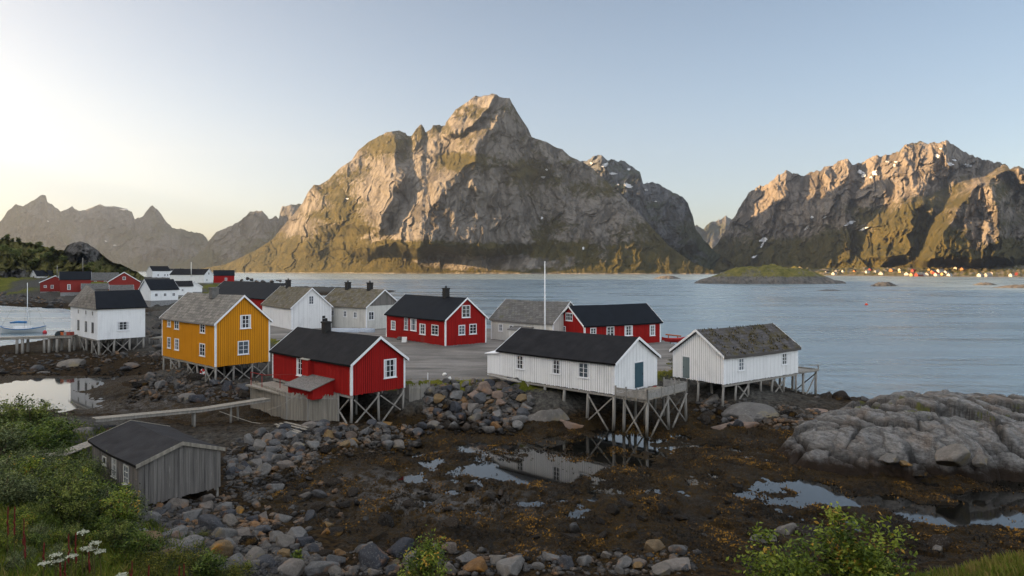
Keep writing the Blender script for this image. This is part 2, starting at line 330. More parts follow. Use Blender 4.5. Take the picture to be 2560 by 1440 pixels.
# ------------------------------------------------------------------ the ground: shore, tidal flat, yard, hillside
def ptz(px, py, z): p = P(px, py, z); return (p.x, p.y, z)
CTRL = [ptz(*a) for a in [
    (1100, 1140, -.05), (1400, 1200, 0), (1300, 1300, .05), (1700, 1150, .02), (1850, 1250, .02), (1500, 1370, .15), (2200, 1250, 0), (2500, 1240, -.05), (1200, 1250, .05), (1000, 1250, .15),
    (900, 1200, .3), (820, 1290, .4), (1700, 1080, .12), (2400, 1330, .1), (2330, 1380, .35), (1850, 1100, 0), (1550, 1060, .15), (2550, 1340, .15),
    (600, 1105, 1.25), (760, 1075, 1.15), (900, 1062, .95), (1020, 1072, .4), (640, 1225, .35), (760, 1180, .4), (900, 1135, .25), (1040, 1128, .05), (560, 1050, .35), (450, 1035, .25), (640, 1040, .4), (690, 1060, .8),
    (850, 1058, .8), (1000, 1062, .15), (1040, 1040, .15), (1100, 1088, .1), (348, 1258, .9), (552, 1225, .8), (240, 1185, 1.5), (420, 1140, 1.0),
    (500, 1330, 1.2), (700, 1400, 1.0), (900, 1400, .7), (1200, 1425, .55), (1700, 1400, .5), (1600, 1445, .8), (2000, 1395, .5), (450, 1400, 1.7), (1450, 1410, .4),
    (200, 1060, 1.8), (60, 1060, 1.9), (100, 985, -.5), (180, 1010, -.4), (40, 1000, -.5), (330, 985, .3), (400, 940, .6), (440, 962, 1.0), (560, 990, .7), (300, 1022, .08), (230, 1035, .5), (120, 890, .7), (20, 925, .4), (300, 900, .5), (250, 935, .1), (380, 875, 1.3),
    (60, 858, -.6), (100, 800, -1.5), (0, 790, -1.5), (160, 840, -.8), (0, 757, .5), (100, 762, .5), (172, 764, .5), (0, 728, 3.5), (100, 728, 4), (200, 722, 4.2), (300, 718, 4.5), (420, 752, 2.8), (450, 705, 5), (540, 702, 4.5), (600, 697, 2), (640, 702, .6), (700, 712, .2), (330, 800, 1.5), (560, 760, 3.0), (660, 790, 3.3),
    (540, 968, 1.0), (410, 918, 1.8), (1240, 1030, .3), (1480, 1060, .2), (1840, 1010, 1.2), (1900, 1000, 1.4), (1960, 1045, 1.0), (1820, 975, 2.0), (1750, 1010, .9), (1780, 1060, .2), (2040, 990, .3), (2150, 1000, .35), (2300, 1008, .3), (2500, 1012, .35), (2040, 1040, .9),
    (1990, 945, .2), (1660, 870, .8)]]
CTRL += [(0, 0, 11.2), (0, 7, 9.2), (0, 13, 6.0), (0, 20, 2.4), (0, 26, .8), (-11.4, 15, 5.9), (-6, 8, 8.8), (-14.8, 22, 4.0), (-22.7, 30, 3.4), (-36, 46, 1.6), (-13.9, 24, 2.3), (-30, 25, 6.5), (-45, 35, 5), (-50, 48, 2.2), (-40, 15, 10), (-9, 19, 3.2), (-7, 24, 1.2),
    (11.9, 17.5, 4.9), (15.1, 20, 4.6), (18, 17, 6.4), (14, 10, 8.2), (6, 15, 4.6), (14, 26, .7), (20, 30, .4), (28, 30, .5), (30, 20, 5.5), (40, 24, 5), (7, 22, 1.3), (40, 35, .3), (60, 45, .2),
    (45, 85, -3), (60, 110, -4), (34, 80, -2.5), (26, 90, -1.5), (0, 150, -4), (-30, 200, -4), (60, 300, -5), (-60, 320, -4), (-120, 480, -2.5), (0, 120, -2.5), (60, 66, -1.5), (90, 60, -2), (-90, 160, -3), (-130, 170, -3), (-160, 140, -2), (-100, 420, 2), (-150, 300, 3.5), (-70, 240, 2.4), (-300, 560, 7), (-230, 480, 5), (-260, 300, 5), (-110, 100, 1), (-90, 60, 3), (300, 500, -6), (-400, 600, 8), (200, 700, -8), (0, 680, -8)]
CTRL += [(1.4, 60.6, 2.7), (2.85, 59.2, 2.35), (4.45, 57.7, 1.9), (6.3, 56.1, .5), (1.0, 59.2, 2.0), (2.5, 57.3, 1.35), (4.0, 56.0, .8), (5.6, 54.8, 0), (6, 59, 1.6)]
CT = np.array(CTRL)
def _tps():
    def k(r2): return .5 * r2 * np.log(r2 + 1e-9)
    s = 30.0; p = CT[:, :2] / s; n = len(p)
    A = k(((p[:, None] - p[None]) ** 2).sum(-1)) + np.eye(n) * .004; Pm = np.c_[np.ones(n), p]
    M_ = np.block([[A, Pm], [Pm.T, np.zeros((3, 3))]]); c = np.linalg.solve(M_, np.r_[CT[:, 2], 0, 0, 0])
    def f(X, Y):
        X = np.asarray(X, float); Y = np.asarray(Y, float); sh = X.shape; q = np.stack([X.ravel(), Y.ravel()], -1) / s; o = np.empty(len(q))
        for i in range(0, len(q), 60000):
            b = q[i:i + 60000]; r2 = (b[:, None, 0] - p[None, :, 0]) ** 2 + (b[:, None, 1] - p[None, :, 1]) ** 2
            o[i:i + 60000] = k(r2) @ c[:n] + c[n] + b @ c[n + 1:]
        return o.reshape(sh)
    return f
tps = _tps()
def sdpoly(X, Y, poly):
    """signed distance to a polygon, positive outside"""
    p = np.array(poly, float); d = np.full(np.shape(X), 1e9); ins = np.zeros(np.shape(X), bool)
    for a, b in zip(p, np.roll(p, -1, 0)):
        e = b - a; wx = X - a[0]; wy = Y - a[1]; t = np.clip((wx * e[0] + wy * e[1]) / (e @ e), 0, 1)
        d = np.minimum(d, np.hypot(wx - t * e[0], wy - t * e[1]))
        c = ((a[1] <= Y) & (b[1] > Y)) | ((b[1] <= Y) & (a[1] > Y))
        with np.errstate(divide='ignore', invalid='ignore'): xi = a[0] + (Y - a[1]) * e[0] / e[1]
        ins ^= c & (X < xi)
    return np.where(ins, -d, d)
YARD = [(-14.5, 63.5), (-9.5, 60.6), (-4, 61.6), (.8, 61.0), (4.5, 64.5), (9, 67.5), (13.5, 65.8), (16, 67), (17.5, 74), (21.5, 84), (20, 95), (8, 104), (-10, 116), (-22, 124), (-45, 128), (-52, 112), (-36, 97), (-26, 84), (-20, 76)]
SPREAD = [(-170, 215), (-120, 210), (-75, 165), (-48, 160), (-45, 128), (-52, 112), (-72, 118), (-98, 150), (-125, 195)]
def yardz(X, Y): return 3.0 + .5 * sstep(62, 92, Y)
def pools(X, Y):
    """hollows of the tidal flat that hold water"""
    t = 0
    for px, py, rx, ry, a in [(1355, 1178, 4.6, 2.2, .34), (1075, 1160, 1.2, .7, .22), (1030, 1200, 1.1, .9, .3), (1990, 1215, 2.6, 1.2, .32), (2090, 1252, 3.6, 1.1, .30), (2230, 1264, 1.8, .35, .26), (2420, 1290, 3.4, 1.5, .36), (2520, 1245, 3.4, 1.1, .36), (2360, 1310, 1.3, .7, .28), (1100, 1265, 2.4, .9, .16), (1210, 1285, 1.3, .5, .16), (1130, 1230, 1.8, .5, .2), (1850, 1240, .8, .5, .2), (1330, 1262, .9, .5, .2), (1490, 1250, .5, .35, .2)]:
        p = P(px, py, 0); t = t + a * np.exp(-(((X - p.x) / rx) ** 2 + ((Y - p.y) / ry) ** 2) ** 1.6)
    q = P(1130, 1255, 0); reg = np.exp(-(((X - q.x) / 7) ** 2 + ((Y - q.y) / 4) ** 2)) + .7 * np.exp(-(((X - 17) / 5) ** 2 + ((Y - 38) / 3.5) ** 2))
    return t + .36 * reg * sstep(.22, .62, fbm(X / 1.3, Y / .9, 4, 444))
def ground(X, Y, fine=True):
    X = np.asarray(X, float); Y = np.asarray(Y, float)
    z = tps(X, Y)
    fl = np.clip(z, -6, 40); far = sstep(60, 150, Y)
    z = fl + .25 * fbm(X / 4, Y / 4, 3, 11) * sstep(.5, 2, np.abs(fl)) * (1 + far)
    sd = sdpoly(X, Y, YARD); yz = yardz(X, Y)
    edge = yz - np.maximum(sd + .5 * fbm(X / 1.6, Y / 1.6, 3, 23), 0) * .62
    z = np.where(sd < 9, np.maximum(z, np.minimum(edge, yz)), z)
    tid = (1 - sstep(.35, .8, z)) * (1 - sstep(70, 95, Y))
    w1, w2, wc = worley(X / .9, Y / 1.3, 5)
    weed = .34 * (wc - .45) * (1 - w1) + .17 * fbm(X / 2.6, Y / 3.2, 4, 31) + .07 * ridged(X / .55, Y / .8, 3, 33)
    po = pools(X, Y)
    z = z + tid * (weed + .10) - po * np.where(tid > 0, 1, 0) * (.4 + .6 * tid)
    z = z + (1 - tid) * np.where(sd < -.5, .01, .09) * fbm(X / .5, Y / .7, 4, 35)
    return z, sd, tid, po
def gz(x, y): return float(ground(np.array([x]), np.array([y]))[0][0])
def hit_ground(px, py):
    """where the sight line through photo pixel (px, py) meets the ground"""
    px = np.asarray(px, float); py = np.asarray(py, float); Y = np.geomspace(9, 460, 130)[:, None]
    X = (px - CX) / F * Y; Z = CAMZ + (HY - py) / F * Y; g = ground(X, Y + 0 * X)[0]
    g[-1] = 99.; i = np.argmax(Z < g, 0); i = np.maximum(i, 1); j = np.arange(len(px))
    d0 = (Z - g)[i - 1, j]; d1 = (Z - g)[i, j]; t = np.clip(d0 / (d0 - d1 + 1e-9), 0, 1)
    y = Y[i - 1, 0] + t * (Y[i, 0] - Y[i - 1, 0]); x = (px - CX) / F * y; return x, y, CAMZ + (HY - py) / F * y

def mat_ground():
    n = N('shore_ground'); v = n.coord('World'); 
    f1 = n.noise(v, .35, 6, .65); f2 = n.noise(v, 3.0, 6, .7); f3 = n.noise(v, 14, 4, .7)
    rock = n.mix(n.ramp(f2, [(.35, 0.), (.65, 1.)]), (.026, .025, .023), (.095, .09, .08))
    grass = n.mix(n.ramp(n.math('ADD', f1, n.math('MULTIPLY', f3, .4)), [(.5, 0.), (.85, 1.)]), (.030, .048, .006), (.14, .13, .020))
    sx = n.n('SeparateXYZ'); n.t.links.new(v, sx.inputs[0]); lo = n.math('ADD', sx.outputs[2], n.math('MULTIPLY', n.math('SUBTRACT', n.noise(v, .8, 5, .7), .5), 1.6))
    rock = n.mix(n.ramp(n.math('MULTIPLY', lo, .4), [(.28, 1.), (.62, 0.)]), rock, n.mix(n.ramp(f2, [(.4, 0.), (.62, 1.)]), (.006, .005, .004), (.045, .028, .012)))
    g = n.ramp(n.math('ADD', n.attr('veg'), n.math('MULTIPLY', n.math('SUBTRACT', f2, .5), .9)), [(.42, 0.), (.56, 1.)])
    n.bump(n.math('ADD', f2, n.math('MULTIPLY', f3, .5)), .8, .12)
    return n.out(n.mix(g, rock, grass), .95, **{'Specular IOR Level': .05})
def mat_weed():
    n = N('seaweed_flat'); v = n.coord('World', (1, .7, 1))
    f1 = n.noise(v, .30, 5, .65); f2 = n.noise(v, 1.7, 6, .7, .8); f3 = n.noise(v, 9, 4, .75, 1.)
    c = n.mix(n.ramp(f2, [(.36, 0.), (.66, 1.)]), (.003, .0025, .0015), (.024, .014, .003))
    c = n.mix(n.ramp(f3, [(.48, 0.), (.72, .75)]), c, (.10, .055, .009))
    c = n.mix(n.ramp(f1, [(.44, .0), (.66, .8)]), c, (.007, .005, .003))
    bare = n.math('MULTIPLY', n.attr('bare'), n.ramp(f2, [(.40, 1.), (.55, 0.)]))
    c = n.mix(bare, c, (.085, .08, .075))
    r = n.ramp(f3, [(.35, .4), (.6, .9)])
    n.bump(n.math('ADD', f3, n.math('MULTIPLY', f2, 1.2)), .9, .10)
    return n.out(c, r, **{'Specular IOR Level': .12})
def mat_yard():
    n = N('gravel'); v = n.coord('World'); f1 = n.noise(n.coord('World', (.22, .9, 1), (0, 0, -.25)), .5, 5, .6, .6); f2 = n.noise(v, 6, 5, .75); f3 = n.noise(v, .16, 4, .6)
    c = n.mix(n.ramp(f1, [(.32, 0.), (.68, 1.)]), (.115, .108, .10), (.29, .27, .25))
    c = n.mix(n.ramp(f3, [(.4, 0.), (.7, .5)]), c, (.08, .075, .07))
    c = n.mix(n.ramp(f2, [(.35, 0.), (.7, .35)]), c, (.05, .048, .045))
    g = n.ramp(n.math('ADD', n.attr('veg'), n.math('MULTIPLY', n.math('SUBTRACT', n.noise(v, 1.2, 6, .7), .5), 1.2)), [(.45, 0.), (.6, 1.)])
    c = n.mix(g, c, n.mix(n.ramp(f2, [(.4, 0.), (.6, 1.)]), (.05, .055, .015), (.14, .11, .035)))
    n.bump(f2, .6, .05); return n.out(c, .95, **{'Specular IOR Level': .1})
MGROUND, MWEED, MYARD = mat_ground(), mat_weed(), mat_yard()
def build_ground():
    a = np.concatenate([np.linspace(-1.7, -.80, 40), np.linspace(-.785, .785, 860), np.linspace(.80, 1.7, 40)])
    Yr = np.concatenate([np.geomspace(2.5, 21.5, 60), 1 / np.linspace(1 / 22., 1 / 75., 440), np.geomspace(76, 720, 110)])
    A, Y = np.meshgrid(a, Yr); X = A * Y
    Z, sd, tid, po = ground(X, Y)
    veg = .15 + .55 * sstep(1.5, 3.0, Z) * (1 - sstep(60, 70, Y)) + .36 * sstep(150, 260, Y) * sstep(2.2, 4, Z) + (.22 + .25 * sstep(100, 200, Y)) * fbm(X / 5 / (1 + Y / 120), Y / 5 / (1 + Y / 60), 4, 71)
    lip = np.exp(-((sd + .6) / 1.6) ** 2); veg = veg + .45 * lip * (Z > 2) + .25 * blob(X, Y, -4, 62.5, 7, 1.6, 1)
    vegy = -.5 + .95 * np.exp(-np.minimum(np.abs(sd + 0), 9) / 1.3) + .2 * fbm(X / 3, Y / 3, 3, 77)
    bare = np.clip(blob(X, Y, *P(1100, 1265, 0)[:2], 5, 2.6, 1.2) + blob(X, Y, *P(980, 1215, 0)[:2], 4, 2.5, .8) + blob(X, Y, *P(330, 1020, .1)[:2], 6, 4, 1.) + .25 * fbm(X / 6, Y / 6, 3, 79), 0, 1)
    V = np.stack([X, Y, Z], -1).reshape(-1, 3); Q = gridq(len(Yr), len(a))
    cz = V[Q].mean(1); qs = sd.ravel()[Q].mean(1); qt = tid.ravel()[Q].mean(1); jit = .5 * fbm(cz[:, 0] / 1.2, cz[:, 1] / 1.2, 2, 99)
    yard = (qs + jit < -.25) & (cz[:, 2] > 2.4); weed = ~yard & (qt > .5) & (cz[:, 1] < 95); rest = ~yard & ~weed & (cz[:, 2] > -5)
    at = {'veg': veg.ravel(), 'bare': bare.ravel()}
    for nm, msk, m in (('gravel_yard', yard, MYARD), ('tidal_flat', weed & (cz[:, 2] > -1.2), MWEED), ('ground', rest, MGROUND)):
        q = Q[msk]; u, inv = np.unique(q, return_inverse=True)
        aa = {k: x[u] for k, x in at.items()}
        if nm == 'gravel_yard': aa['veg'] = vegy.ravel()[u]
        tag(link(nm, npmesh(nm, V[u], inv.reshape(-1, 4), aa), m=m, smooth=nm != 'tidal_flat'), kind='structure')
build_ground()

# hill behind the left shore, low islands, far village strip
MH = mat_mountain('hill_rock', (.15, .14, .13), (.09, .085, .08), (.06, .064, .018), (.16, .14, .045), 9)
HILL, GH = mountain('hill', MH, [(-260, 596), (-100, 590), (0, 598), (20, 600), (60, 606), (100, 612), (130, 622), (160, 626), (168, 614), (185, 606), (200, 604), (215, 607), (240, 622), (262, 642), (280, 655), (305, 662), (330, 674), (360, 690)],
    [(-260, 330), (0, 375), (200, 400), (360, 430)], [(-260, 430), (360, 470)],
    [([(200, 603), (205, 640), (210, 670)], 22, 34, 50, 10, 20)], nx=300, ny=110, amp=13, lam=28, seed=81, jag=2.2, back=260,
    vegf=lambda x, y: .35 - blob(x, y, 208, 630, 50, 28, 1.7) - blob(x, y, 40, 690, 60, 26, 1.0) - blob(x, y, 130, 650, 25, 10, .5), stretch=1.0)
def island(name, px0, px1, pyb, pyt, skew=.45, seed=1, depth=.45, veg=.5, bare=.35):
    a = P(px0, pyb, 0); b = P(px1, pyb, 0); c = (a + b) / 2; rx = (b - a).length / 2; ry = rx * depth; hh = CAMZ - (pyt - HY) * c.y / F
    u = np.linspace(-1.15, 1.15, 150); v_ = np.linspace(-1.15, 1.15, 60); U, W_ = np.meshgrid(u, v_)
    Xl = U * rx; Yl = W_ * ry; n = fbm(Xl / rx * 5, Yl / rx * 5, 5, seed); r = np.sqrt(U ** 2 + W_ ** 2) + .10 * n
    k = np.clip(1 - r, -.2, 1); z = hh * np.sign(k) * np.minimum(1, np.abs(k) * 1.9) ** .75 * (1 + .22 * n) * (1 - .35 * (U - skew * 0) ** 2)
    z = np.where(k < 0, -2.0 * np.abs(k) * 5, z)
    vg = np.where(z > hh * bare, .75, -.2) * veg * 2 - .2 + .3 * n
    me = npmesh(name, np.stack([c.x + Xl, c.y + ry * .8 + Yl, z], -1).reshape(-1, 3), gridq(60, 150), {'veg': vg})
    return tag(link(name, me, m=MH), kind='structure')
island('island', 1757, 2138, 710, 668, seed=3, veg=.56, bare=.42)
island('skerry', 1636, 1706, 697, 690, seed=4, veg=.1)
island('skerry', 2182, 2252, 716, 706, seed=5, veg=.05)
island('skerry', 2440, 2500, 713, 707, seed=6, veg=.05)
island('skerry', 2505, 2640, 720, 713, seed=7, veg=.05)
island('skerry', 2050, 2110, 727, 724.5, seed=8, veg=0)
def strip():
    px = np.linspace(1990, 2800, 260); t = np.linspace(0, 1, 26); Yb = lin([(1990, 1750), (2080, 1500), (2300, 1290), (2560, 1200), (2800, 1150)], px)
    PX, T = np.meshgrid(px, t); D = Yb + T * 420 * sstep(1990, 2100, PX) + 12 * fbm(PX / 20, T, 3, 8) ; z = -1.5 + 20 * T + 10 * sstep(2300, 2560, PX) * T + 5 * fbm(PX / 12, T * 6, 4, 9) * T
    me = npmesh('far_shore', np.stack([(PX - CX) * D / F, D, z], -1).reshape(-1, 3), gridq(26, 260), {'veg': .55 + .3 * fbm(PX / 10, T * 5, 3, 12) + 0 * z - .9 * (z < 1.2)})
    tag(link('far_shore', me, m=mat_mountain('shore_meadow', (.16, .14, .11), (.1, .09, .08), (.035, .042, .009), (.085, .07, .016), 3)), kind='structure')
strip()
def tide(n, c, dark=(.008, .006, .004), lvl=.65, band=.5):
    """algae-stained band below the high-water line"""
    sx = n.n('SeparateXYZ'); n.t.links.new(n.n('NewGeometry').outputs['Position'], sx.inputs[0])
    q = n.math('ADD', sx.outputs[2], n.math('MULTIPLY', n.math('SUBTRACT', n.noise(n.coord('World'), 1.1, 5, .7), .5), 1.3))
    k = n.math('DIVIDE', n.math('SUBTRACT', lvl + band / 2, q), band, clamp=True)
    return n.mix(k, c, dark), k
# ------------------------------------------------------------------ small mesh builder
class MB:
    def __init__(s): s.v = []; s.f = []; s.uv = []
    def add(s, vs, fs, uvs=None):
        b = len(s.v); s.v += [tuple(p) for p in vs]
        for i, f in enumerate(fs):
            s.f.append([b + k for k in f]); s.uv.append(uvs[i] if uvs else [(0, 0)] * len(f))
        return s
    def box(s, x0, x1, y0, y1, z0, z1):
        return s.add([(x, y, z) for z in (z0, z1) for y in (y0, y1) for x in (x0, x1)], [(0, 2, 3, 1), (4, 5, 7, 6), (0, 1, 5, 4), (2, 6, 7, 3), (0, 4, 6, 2), (1, 3, 7, 5)])
    def bar(s, a, b, w_, h, up=(0, 0, 1), w2=None, h2=None):
        a = Vector(a); b = Vector(b); d = (b - a).normalized(); u = Vector(up)
        if abs(d.dot(u)) > .99: u = Vector((1, 0, 0))
        x = d.cross(u).normalized(); y = x.cross(d); vs = []
        for p, ww, hh in ((a, w_, h), (b, w2 or w_, h2 or h)):
            vs += [p - x * ww / 2 - y * hh / 2, p + x * ww / 2 - y * hh / 2, p + x * ww / 2 + y * hh / 2, p - x * ww / 2 + y * hh / 2]
        return s.add(vs, [(0, 3, 2, 1), (4, 5, 6, 7), (0, 1, 5, 4), (1, 2, 6, 5), (2, 3, 7, 6), (3, 0, 4, 7)])
    def tube(s, pts, rad, n=8, caps=True):
        pts = [Vector(p) for p in pts]; rad = rad if isinstance(rad, (list, tuple)) else [rad] * len(pts); vs = []; fs = []
        for i, p in enumerate(pts):
            d = (pts[min(i + 1, len(pts) - 1)] - pts[max(i - 1, 0)]).normalized(); u = Vector((0, 0, 1)) if abs(d.z) < .9 else Vector((1, 0, 0))
            x = d.cross(u).normalized(); y = x.cross(d)
            vs += [p + (x * math.cos(6.28318 * k / n) + y * math.sin(6.28318 * k / n)) * rad[i] for k in range(n)]
        for i in range(len(pts) - 1):
            fs += [(i * n + k, i * n + (k + 1) % n, (i + 1) * n + (k + 1) % n, (i + 1) * n + k) for k in range(n)]
        if caps: fs += [tuple(range(n - 1, -1, -1)), tuple((len(pts) - 1) * n + k for k in range(n))]
        return s.add(vs, fs)
    def build(s, name, m=None, parent=None, smooth=False):
        me = bpy.data.meshes.new(name); me.from_pydata(s.v, [], s.f); me.update()
        u = me.uv_layers.new(name='UVMap'); u.data.foreach_set('uv', np.array([c for f in s.uv for c in f], np.float32).ravel())
        return link(name, me, parent, m, smooth)

# ------------------------------------------------------------------ building materials
def mat_boards(name, c1, c2, wear=(.3, .27, .23), amt=.25, dirt=.35, stain=False):
    n = N(name); v = n.coord('Object', (7, 7, .25)); f = n.noise(v, 1, 4, .6); g = n.noise(n.coord('Object', (1, 1, .35)), 1.1, 6, .7); h = n.noise(n.coord('Object', (30, 30, 1.2)), 1, 4, .7)
    c = n.mix(n.ramp(f, [(.3, 0.), (.7, 1.)]), c1, c2)
    c = n.mix(n.ramp(g, [(.52, 0.), (.75, dirt)]), c, tuple(q * .62 for q in c1))
    c = n.mix(n.ramp(h, [(.62, 0.), (.75, amt)]), c, wear)
    if stain: c, _ = tide(n, c, (.035, .030, .018), .35, .9)
    n.bump(h, .25, .02)
    return n.out(c, .75, **{'Specular IOR Level': .12})
def mat_plain(name, c, rough=.7, var=.25, sc=6., spec=.25, **kw):
    n = N(name); g = n.noise(n.coord('Object'), sc, 5, .7)
    return n.out(n.mix(n.ramp(g, [(.35, 0.), (.7, 1.)]), c, tuple(q * (1 - var) for q in c)), rough, **{'Specular IOR Level': spec}, **kw)
def mat_felt(name, c1, c2, seam=1.0, rough=.75):
    n = N(name); uv = n.coord('UV'); g = n.noise(uv, .8, 6, .65); h = n.noise(uv, 14, 4, .7)
    br = n.n('TexBrick', Scale=1.0, **{'Mortar Size': .012, 'Brick Width': seam, 'Row Height': 30.0}); n.t.links.new(uv, br.inputs['Vector']); br.offset = 0; n.set(br.inputs['Color1'], (1, 1, 1)); n.set(br.inputs['Color2'], (.8, .8, .8)); n.set(br.inputs['Mortar'], (.35, .35, .35))
    c = n.mix(n.ramp(g, [(.35, 0.), (.7, 1.)]), c1, c2); c = n.mix(n.ramp(h, [(.55, 0.), (.75, .35)]), c, tuple(min(1, q * 2.4 + .01) for q in c2))
    c = n.mix(1.0, c, br.outputs[0], 'MULTIPLY'); n.bump(h, .4, .02)
    return n.out(c, rough, **{'Specular IOR Level': .12})
def mat_slate(name, c1, c2, moss=0., mossc=(.06, .06, .02), sc=1.):
    n = N(name); uv = n.coord('UV'); g = n.noise(uv, .9, 6, .7); h = n.noise(uv, 7, 5, .7)
    d = n.n('MixRGB') if False else None
    br = n.n('TexBrick', Scale=1.0, **{'Mortar Size': .022, 'Brick Width': .34 * sc, 'Row Height': .24 * sc, 'Bias': -.1, 'Mortar Smooth': .3})
    wv = n.n('VectorMath', operation='MULTIPLY_ADD'); nz = n.n('TexNoise', Scale=2.0, Detail=3); n.t.links.new(uv, nz.inputs['Vector']); n.t.links.new(nz.outputs['Color'], wv.inputs[0]); wv.inputs[1].default_value = (.16, .16, 0); n.t.links.new(uv, wv.inputs[2])
    n.t.links.new(wv.outputs[0], br.inputs['Vector']); n.set(br.inputs['Color1'], c1); n.set(br.inputs['Color2'], c2); n.set(br.inputs['Mortar'], tuple(q * .28 for q in c1))
    c = n.mix(n.ramp(h, [(.35, .0), (.7, .6)]), br.outputs[0], tuple(q * .55 for q in c2))
    if moss: c = n.mix(n.ramp(g, [(.62 - .22 * moss, 0.), (.80 - .22 * moss, 1.)]), c, n.mix(n.ramp(h, [(.4, 0.), (.6, 1.)]), mossc, tuple(q * 2.2 for q in mossc)))
    n.bump(n.math('ADD', n.math('MULTIPLY', br.outputs['Fac'], -1.0), n.math('MULTIPLY', h, .6)), .8, .05)
    return n.out(c, .85, **{'Specular IOR Level': .2})
WHITE = mat_boards('white_boards', (.84, .845, .85), (.75, .76, .77), (.42, .39, .34), .4, .5)
WHITE_OLD = mat_boards('weathered_white', (.70, .69, .65), (.52, .51, .48), (.28, .26, .23), .6, .7)
YELLOW = mat_boards('ochre_boards', (.66, .275, .014), (.56, .22, .011), (.34, .13, .012), .35, .4)
RED = mat_boards('red_boards', (.34, .014, .012), (.26, .011, .010), (.13, .012, .01), .4, .45)
RED_B = mat_boards('brick_red_boards', (.27, .035, .028), (.2, .027, .022), (.13, .02, .018), .4, .45)
GREYW = mat_boards('grey_bare_boards', (.215, .20, .185), (.075, .07, .068), (.45, .43, .40), .6, .7)
PLANK = mat_boards('weathered_planks', (.33, .30, .255), (.16, .145, .12), (.45, .42, .37), .5, .5)
TRIM = mat_plain('white_trim', (.80, .81, .83), .55, .18)
FELT = mat_felt('black_roof_felt', (.008, .008, .010), (.018, .018, .020))
FELT_B = mat_felt('blue_black_roof', (.004, .006, .010), (.007, .010, .015), .9, .7)
FELT_G = mat_felt('old_roof_felt', (.012, .012, .014), (.032, .032, .035), 1.1)
SLATE = mat_slate('grey_slates', (.27, .25, .22), (.13, .12, .108), sc=1.7)
SLATE_D = mat_slate('dark_slates', (.17, .165, .16), (.09, .088, .085), .25, sc=1.6)
SLATE_M = mat_slate('mossy_slates', (.20, .18, .15), (.10, .09, .074), .75, (.055, .045, .016), 1.7)
TURF = mat_slate('turf_slates', (.12, .112, .115), (.05, .047, .048), .7, (.040, .032, .012), 1.6)
POST = mat_boards('pile_timber', (.34, .32, .29), (.17, .16, .145), (.08, .075, .065), .5, .6, True)
def mat_glass():
    n = N('window_glass'); g = n.noise(n.coord('Object', (1, 1, 1)), 1.3, 2, .5)
    return n.out(n.mix(n.ramp(g, [(.45, 0.), (.6, 1.)]), (.012, .014, .018), (.05, .055, .06)), .06, **{'Specular IOR Level': .5})
GLASS = mat_glass()
GLASS_L = mat_plain('sky_tinted_glass', (.10, .125, .15), .08, .5, 2., .6)  # pale blue colour stands in for sky mirrored in the pane
CURT = mat_plain('net_curtain', (.55, .56, .58), .9, .3)
DOORB = mat_boards('blue_grey_door', (.055, .105, .13), (.045, .085, .11), (.12, .15, .16), .3, .4)
DOORG = mat_boards('grey_green_door', (.16, .20, .205), (.13, .165, .17), (.25, .27, .27), .3, .4)
BRICK = mat_plain('sooty_chimney', (.035, .034, .034), .9, .5, 9)
STONEW = mat_plain('grey_render', (.30, .30, .30), .9, .45, 2.5)

